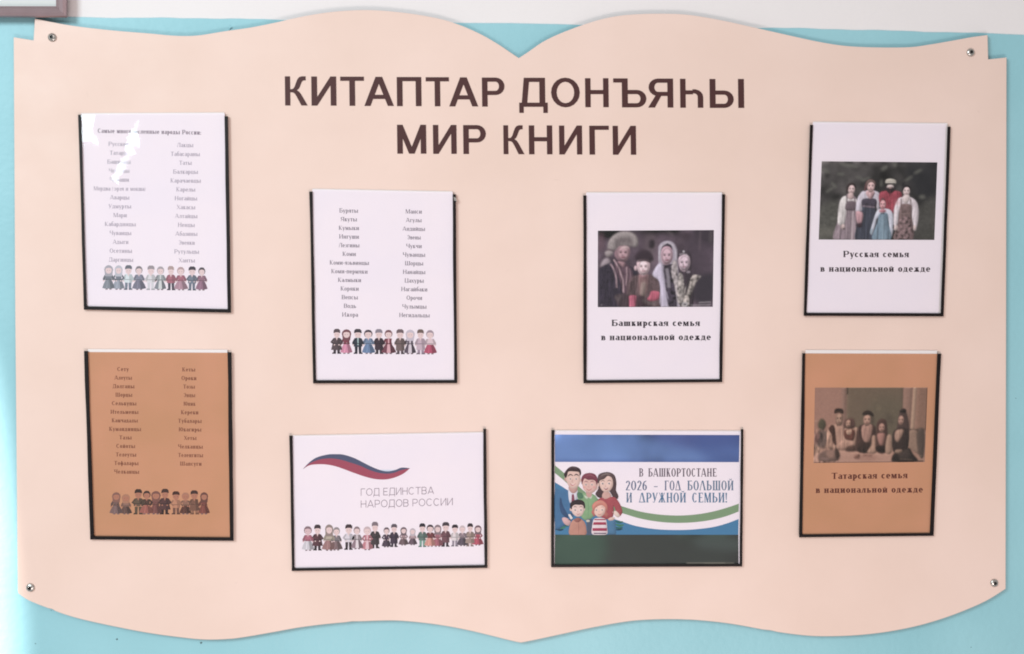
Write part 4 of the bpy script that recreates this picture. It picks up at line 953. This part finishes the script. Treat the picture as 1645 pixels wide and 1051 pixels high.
# ---- pocket 7: colourful flyer
r7, q7 = holder((885.8, 691), (1194.5, 689.7), (1192.3, 910.2), (885.4, 911.4), 5.0, 4.2, 4.3, (692.8, 693.5), 'clear landscape pocket with black edging around the blue flyer', seed=85)
s7 = sheet(q7, 'blue and green landscape flyer with a smiling cartoon family of five', M_PAPER, None, 'flyer', 'printed_flyer')
z7 = lambda pts: [(870+x/4.379, 680+y/4.379) for x, y in pts]
C = Canvas(0, 0, 300, 45, 300, 46, (104, 130, 184)); C.mottle(14, .07); C.mottle(5, .03)  # blue print with dark and pale film reflections painted in
C.poly([(150, -5), (305, -5), (305, 14), (250, 22), (200, 20)], (74, 84, 142), 7, .8); C.poly([(225, 0), (300, 0), (300, 45), (250, 45)], (74, 94, 154), 8, .7); C.poly([(0, 10), (120, 12), (110, 46), (0, 46)], (116, 146, 202), 9, .6); C.poly([(0, 40), (300, 40), (300, 46), (0, 46)], (78, 100, 158), 2, .5, False)
raster_mesh('upper_band', C.a*.88, [(891.3, 698.3), (1188, 699), (1187.2, 742.6), (891.5, 742.2)], DP+.0001, s7)
C = Canvas(0, 0, 300, 49, 300, 50, (62, 80, 70)); C.mottle(12, .14)  # dark green-grey print, pocket reflections painted into it as patches
C.poly([(95, -5), (250, 5), (305, 0), (305, 52), (85, 52)], (58, 58, 58), 8, .8); C.poly([(0, 0), (80, 0), (75, 50), (0, 50)], (68, 92, 80), 8, .7); C.poly([(230, 5), (300, 8), (300, 25), (240, 22)], (80, 90, 88), 6, .6)
C.line([(215, 46.5), (292, 47.0)], 1.2, (186, 176, 160), .7, .8)
raster_mesh('lower_band', C.a*.88, [(891.5, 859), (1186.2, 859.3), (1186.5, 906.5), (891.0, 907.5)], DP+.0001, s7)
S_ = lambda P: smooth_path(P, 5, False)
gtop = [(93, 296), (160, 352), (240, 425), (330, 500), (440, 548), (560, 583), (700, 623), (850, 645), (1000, 649), (1150, 633), (1280, 602), (1388, 566)]
gbot = [(93, 350), (160, 405), (240, 480), (330, 550), (440, 596), (570, 634), (700, 672), (850, 696), (1000, 701), (1150, 688), (1280, 660), (1386, 622)]
btop = [(93, 415), (180, 470), (250, 530), (350, 610), (450, 655), (560, 690), (660, 722), (780, 743), (900, 751), (1050, 749), (1200, 732), (1300, 706), (1386, 674)]
gr = INK(132, 157, 124); bl = INK(74, 128, 170)
print_mesh('green_stripe', [(z7(S_(gtop)+S_(gbot)[::-1]), gr)], DP+.0001, s7)
print_mesh('blue_wave', [(z7(S_(btop)+[(1384, 785), (93, 785)]), bl)], DP+.0001, s7)
for s_, a, b, y, hh, c in (('В', 1026.7, 1033.4, 765.8, 13.2, (88, 72, 88)), ('БАШКОРТОСТАНЕ', 1041.5, 1151.2, 765.8, 13.2, (88, 72, 88)),
        ('2026', 1005.3, 1039.2, 787.8, 15.4, (98, 110, 140)), ('–', 1050.4, 1056.4, 787.8, 15.4, (98, 110, 140)), ('ГОД', 1067.6, 1093.7, 787.8, 15.4, (98, 110, 140)), ('БОЛЬШОЙ', 1104.3, 1178.4, 787.8, 15.4, (94, 118, 146)),
        ('И', 1006, 1015.4, 807.3, 15.5, (92, 116, 146)), ('ДРУЖНОЙ', 1026.7, 1102, 807.3, 15.5, (84, 120, 154)), ('СЕМЬИ!', 1112, 1167.8, 807.3, 15.5, (84, 120, 154))):
    print_mesh('printed_word', text_polys(s_, SLAB, a, b, y, y, hh, INK(*c)), DP+.00013, s7, 1e-6)
# cartoon family; coordinates in a 1051 px enlargement of the area 885..1010 x 740..865
zf = lambda pts: [(885+x/8.408, 740+y/8.408) for x, y in pts]
def sm(P, c, n=4): return (smooth_path(P, n), c)
def fl_(P, c): return (list(P), c)
def el(cx, cy, rx, ry, c, n=14): return ([(cx+rx*math.cos(2*math.pi*i/n), cy+ry*math.sin(2*math.pi*i/n)) for i in range(n)], c)
def arc(P, wd, c):
    Q = smooth_path(P, 5, False); L, K = [], []
    for i, p in enumerate(Q):
        a = Q[max(0, i-1)]; b = Q[min(len(Q)-1, i+1)]; dx, dy = b[0]-a[0], b[1]-a[1]; l = math.hypot(dx, dy) or 1
        t = wd/2*(.35+.65*math.sin(math.pi*i/(len(Q)-1)))
        L.append((p[0]-dy/l*t, p[1]+dx/l*t)); K.append((p[0]+dy/l*t, p[1]-dx/l*t))
    return (L+K[::-1], c)
skn = (232, 196, 186); skd = (206, 160, 154)
def eyes(x1, y1, x2, y2, r=13):
    o = []
    for x, y in ((x1, y1), (x2, y2)): o += [el(x, y, r*1.25, r, (240, 224, 222), 10), el(x+1, y+1, r*.75, r*.8, (96, 66, 72), 8), el(x+3, y-3, r*.25, r*.25, (245, 235, 235), 6)]
    return o
father = [sm([(52, 420), (130, 400), (230, 400), (300, 470), (330, 620), (300, 760), (240, 840), (180, 880), (60, 900)], (74, 116, 158)),
  sm([(120, 520), (140, 510), (160, 600), (230, 740), (220, 780), (150, 720), (120, 640)], (56, 84, 124)), sm([(150, 780), (200, 770), (270, 820), (240, 880), (180, 850)], (226, 180, 182)),
  sm([(235, 380), (300, 400), (360, 400), (350, 520), (300, 560), (250, 560)], (226, 220, 232)), fl_([(282, 455), (312, 455), (322, 570), (275, 580)], (136, 70, 88)), sm([(245, 340), (350, 330), (352, 410), (300, 445), (250, 405)], skd),
  el(200, 250, 20, 34, skd), el(392, 268, 18, 32, skn), sm([(205, 180), (230, 130), (320, 110), (385, 160), (396, 250), (380, 330), (335, 378), (290, 382), (240, 345), (208, 270)], skn), el(393, 300, 6, 10, (240, 230, 225), 8),
  sm([(190, 225), (175, 185), (215, 120), (270, 82), (350, 88), (400, 125), (406, 190), (388, 205), (380, 160), (330, 150), (240, 150), (222, 200), (205, 235)], (64, 44, 50)), arc([(235, 112), (290, 92), (350, 104)], 10, (120, 98, 102))] + eyes(262, 248, 340, 248) + [
  arc([(228, 215), (262, 190), (300, 208)], 16, (84, 62, 66)), arc([(312, 205), (345, 188), (376, 208)], 16, (84, 62, 66)), arc([(292, 250), (286, 290), (304, 296)], 7, (190, 136, 134)), arc([(262, 310), (290, 335), (335, 310)], 14, (196, 110, 114)), arc([(272, 314), (295, 326), (325, 313)], 7, (248, 238, 236))]
teen = [sm([(360, 470), (430, 440), (560, 450), (630, 520), (620, 640), (570, 760), (480, 810), (410, 760), (380, 620)], (140, 172, 132)), sm([(360, 430), (420, 440), (440, 500), (390, 520), (355, 480)], (86, 124, 98)), sm([(450, 470), (520, 500), (560, 470), (540, 520), (510, 500), (480, 520)], (226, 232, 214)),
  fl_([(480, 790), (560, 790), (550, 1010), (490, 1010)], (84, 94, 116)), arc([(500, 540), (508, 640), (500, 780)], 8, (112, 150, 112)), el(500, 815, 26, 16, (210, 200, 186)),
  sm([(480, 420), (550, 420), (545, 480), (510, 500), (480, 470)], skd), el(616, 372, 16, 30, skn), sm([(428, 280), (460, 215), (560, 200), (615, 260), (625, 350), (590, 420), (520, 445), (455, 410), (428, 350)], (228, 186, 178)),
  sm([(418, 330), (412, 240), (450, 185), (530, 168), (600, 190), (632, 260), (620, 330), (600, 280), (560, 262), (500, 262), (455, 245), (432, 290)], (132, 66, 82)), arc([(470, 215), (530, 195), (590, 225)], 10, (176, 110, 122))] + eyes(474, 326, 554, 326) + [
  arc([(450, 292), (474, 280), (500, 292)], 10, (146, 82, 96)), arc([(532, 292), (556, 280), (582, 292)], 10, (146, 82, 96)), arc([(476, 378), (512, 402), (556, 378)], 10, (190, 104, 108)), arc([(514, 340), (508, 360), (520, 364)], 6, (196, 140, 138)), el(450, 362, 18, 12, (226, 160, 158), 10), el(584, 362, 18, 12, (226, 160, 158), 10)]
mother = [sm([(628, 300), (640, 200), (700, 165), (790, 160), (860, 200), (885, 300), (880, 400), (910, 470), (900, 520), (840, 500), (790, 420), (740, 440), (690, 500), (640, 500), (600, 450), (640, 380)], (84, 62, 66)),
  sm([(690, 470), (740, 400), (780, 420), (820, 480), (780, 540), (720, 530)], (214, 170, 162)), sm([(620, 560), (680, 500), (740, 520), (820, 490), (880, 510), (940, 600), (965, 700), (920, 760), (880, 700), (850, 620), (840, 740), (800, 790), (700, 780), (640, 700)], (170, 82, 90)),
  fl_([(780, 800), (870, 790), (880, 1000), (770, 1000)], (82, 124, 160)), sm([(835, 690), (880, 680), (930, 740), (900, 770), (850, 730)], (240, 214, 206)), sm([(770, 790), (820, 765), (865, 775), (840, 805), (790, 810)], skn), arc([(840, 600), (846, 680), (836, 760)], 10, (130, 56, 68)),
  el(640, 330, 12, 26, skn), sm([(655, 280), (690, 220), (790, 205), (832, 260), (836, 340), (800, 405), (745, 430), (690, 400), (662, 345)], (236, 200, 190)),
  sm([(640, 300), (650, 220), (700, 180), (780, 165), (850, 200), (872, 290), (855, 300), (832, 240), (770, 210), (720, 250), (670, 268)], (100, 78, 80)), arc([(680, 205), (740, 182), (800, 190)], 12, (162, 146, 140))] + eyes(700, 312, 786, 310, 15) + [
  arc([(676, 285), (700, 270), (728, 282)], 8, (90, 66, 70)), arc([(762, 280), (790, 266), (816, 282)], 8, (90, 66, 70)), arc([(742, 330), (736, 352), (750, 356)], 6, (200, 146, 142)), sm([(712, 366), (742, 376), (775, 366), (758, 392), (735, 394)], (150, 62, 74)), arc([(722, 372), (742, 379), (766, 371)], 6, (246, 238, 236))]
boy = [sm([(250, 900), (290, 810), (350, 780), (410, 790), (460, 840), (480, 930), (465, 1005), (260, 1005)], (196, 142, 128)), sm([(310, 800), (360, 770), (410, 790), (380, 830), (340, 830)], (160, 104, 98)), arc([(368, 830), (375, 900), (370, 1000)], 7, (160, 104, 98)),
  fl_([(230, 730), (260, 720), (300, 780), (270, 800)], (240, 226, 226)), arc([(230, 795), (280, 812)], 12, (60, 46, 56)), arc([(262, 705), (300, 745)], 12, (60, 46, 56)),
  el(268, 660, 14, 24, skn), el(450, 655, 12, 24, skn), sm([(275, 640), (300, 590), (380, 575), (440, 600), (450, 670), (420, 740), (365, 762), (310, 735), (280, 690)], (238, 206, 200)),
  sm([(262, 640), (262, 580), (310, 540), (390, 528), (450, 560), (462, 630), (445, 650), (430, 605), (370, 600), (320, 600), (290, 625), (282, 660)], (54, 40, 44))] + eyes(328, 668, 405, 668, 14) + [
  arc([(305, 632), (328, 620), (352, 634)], 8, (90, 66, 66)), arc([(385, 632), (408, 620), (430, 634)], 8, (90, 66, 66)), arc([(340, 714), (368, 728), (398, 714)], 8, (190, 104, 108)), arc([(366, 676), (360, 694), (372, 698)], 5, (204, 150, 148))]
girl = [sm([(575, 800), (620, 775), (700, 775), (745, 800), (760, 900), (750, 1000), (565, 1000), (555, 900)], (236, 218, 224)), fl_([(578, 832), (742, 832), (748, 868), (568, 868)], (178, 66, 92)), fl_([(562, 912), (756, 912), (756, 950), (562, 950)], (176, 66, 96)), fl_([(590, 790), (735, 790), (738, 806), (585, 806)], (182, 70, 96)), fl_([(575, 975), (750, 975), (745, 990), (585, 990)], (96, 72, 104)),
  sm([(566, 735), (548, 700), (562, 660), (556, 610), (600, 555), (680, 535), (750, 580), (768, 650), (752, 690), (776, 730), (748, 770), (716, 740), (650, 690), (610, 720), (590, 762)], (196, 118, 112)), sm([(590, 640), (640, 600), (710, 605), (735, 650), (725, 710), (690, 755), (645, 765), (600, 735), (585, 690)], (238, 200, 188)),
  sm([(562, 650), (575, 590), (630, 545), (700, 545), (755, 600), (760, 680), (735, 640), (690, 605), (640, 615), (600, 645), (585, 690)], (216, 140, 128)), arc([(600, 590), (650, 562), (710, 572)], 10, (236, 176, 160))] + eyes(614, 668, 692, 666, 13) + [
  arc([(632, 720), (655, 732), (682, 720)], 8, (190, 96, 104)), arc([(654, 678), (648, 694), (660, 698)], 5, (206, 150, 146)), arc([(596, 634), (614, 626), (632, 636)], 6, (170, 110, 104)), arc([(676, 634), (694, 626), (712, 634)], 6, (170, 110, 104))]
leaf = [arc(P, w_, c) for P, w_, c in (([(52, 845), (130, 868), (240, 885)], 34, (44, 104, 98)), ([(55, 885), (130, 905), (200, 905)], 34, (70, 128, 106)), ([(60, 925), (120, 938), (170, 930)], 26, (30, 62, 88)),
    ([(865, 815), (920, 835), (975, 828)], 30, (44, 104, 98)), ([(872, 860), (930, 880), (985, 868)], 32, (66, 124, 104)), ([(862, 905), (920, 915), (970, 905)], 26, (44, 96, 96)), ([(868, 935), (920, 935), (970, 925)], 18, (30, 62, 88)))]
print_mesh('printed_leaves', [(zf(P), INK(*c)) for P, c in leaf], DP+.00020, s7)
for i, (ps, lb) in enumerate(((father, 'printed father in a blue suit'), (teen, 'printed boy in a green shirt'), (mother, 'printed mother in a red top'), (boy, 'printed small boy in orange'), (girl, 'printed girl in red and white stripes'))):
    xs = [p[0] for P, _ in ps for p in P]; ys = [p[1] for P, _ in ps for p in P]
    x0, x1, y0, y1 = min(xs)-4, max(xs)+4, min(ys)-4, min(max(ys)+4, 1006)
    W_, H_ = int((x1-x0)/2.7), int((y1-y0)/2.7)
    C = Canvas(x0, y0, x1, y1, W_, H_, (120, 100, 104))
    for P, c in ps:
        ax = max(p[0] for p in P)-min(p[0] for p in P); C.shade = 7.0 if ax > 90 else 0
        C.poly(P, c, .5, 1, False)
    C.mottle(6, .03)
    raster_mesh('printed_person', np.clip(C.a*.88, 0, 1), zf([(x0, y0), (x1, y0), (x1, y1), (x0, y1)]), DP+.00030+i*.0001, s7, lb, keep=C.cov)

# ------------------------------------------------------------------ corner of the picture frame above
pf = empty('picture_frame', at(-90, 28, 0), 'brown metallic picture frame hanging on the white wall, corner at upper left', 'picture frame')
o_ = [(-380, -330), (108, -326), (108.5, 28.3), (-380, 27.5)]; i_ = [(-362, -312), (90, -308), (90, 10.2), (-362, 9.8)]
for k in range(4):
    a, b = o_[k], o_[(k+1) % 4]; c, d_ = i_[(k+1) % 4], i_[k]
    prof = [(0, .0015), (0, .015), (.14, .019), (.42, .0205), (.74, .0185), (.80, .0165), (1, .0135), (1, .003)]
    V, Fc = [], []
    for t, z in prof:
        V.append(at(*lerp(a, d_, t), z)); V.append(at(*lerp(b, c, t), z))
    for j in range(len(prof)-1): Fc.append((2*j, 2*j+1, 2*j+3, 2*j+2))
    fixn(link('frame_rail', V, Fc, M_FRAME, pf))
mt = link('mat_board', [at(x, y, .008) for x, y in [(-364, -314), (92, -310), (92, 12), (-364, 12)]], [(3, 2, 1, 0)], M_MAT, pf)
print('objects', len(bpy.data.objects))
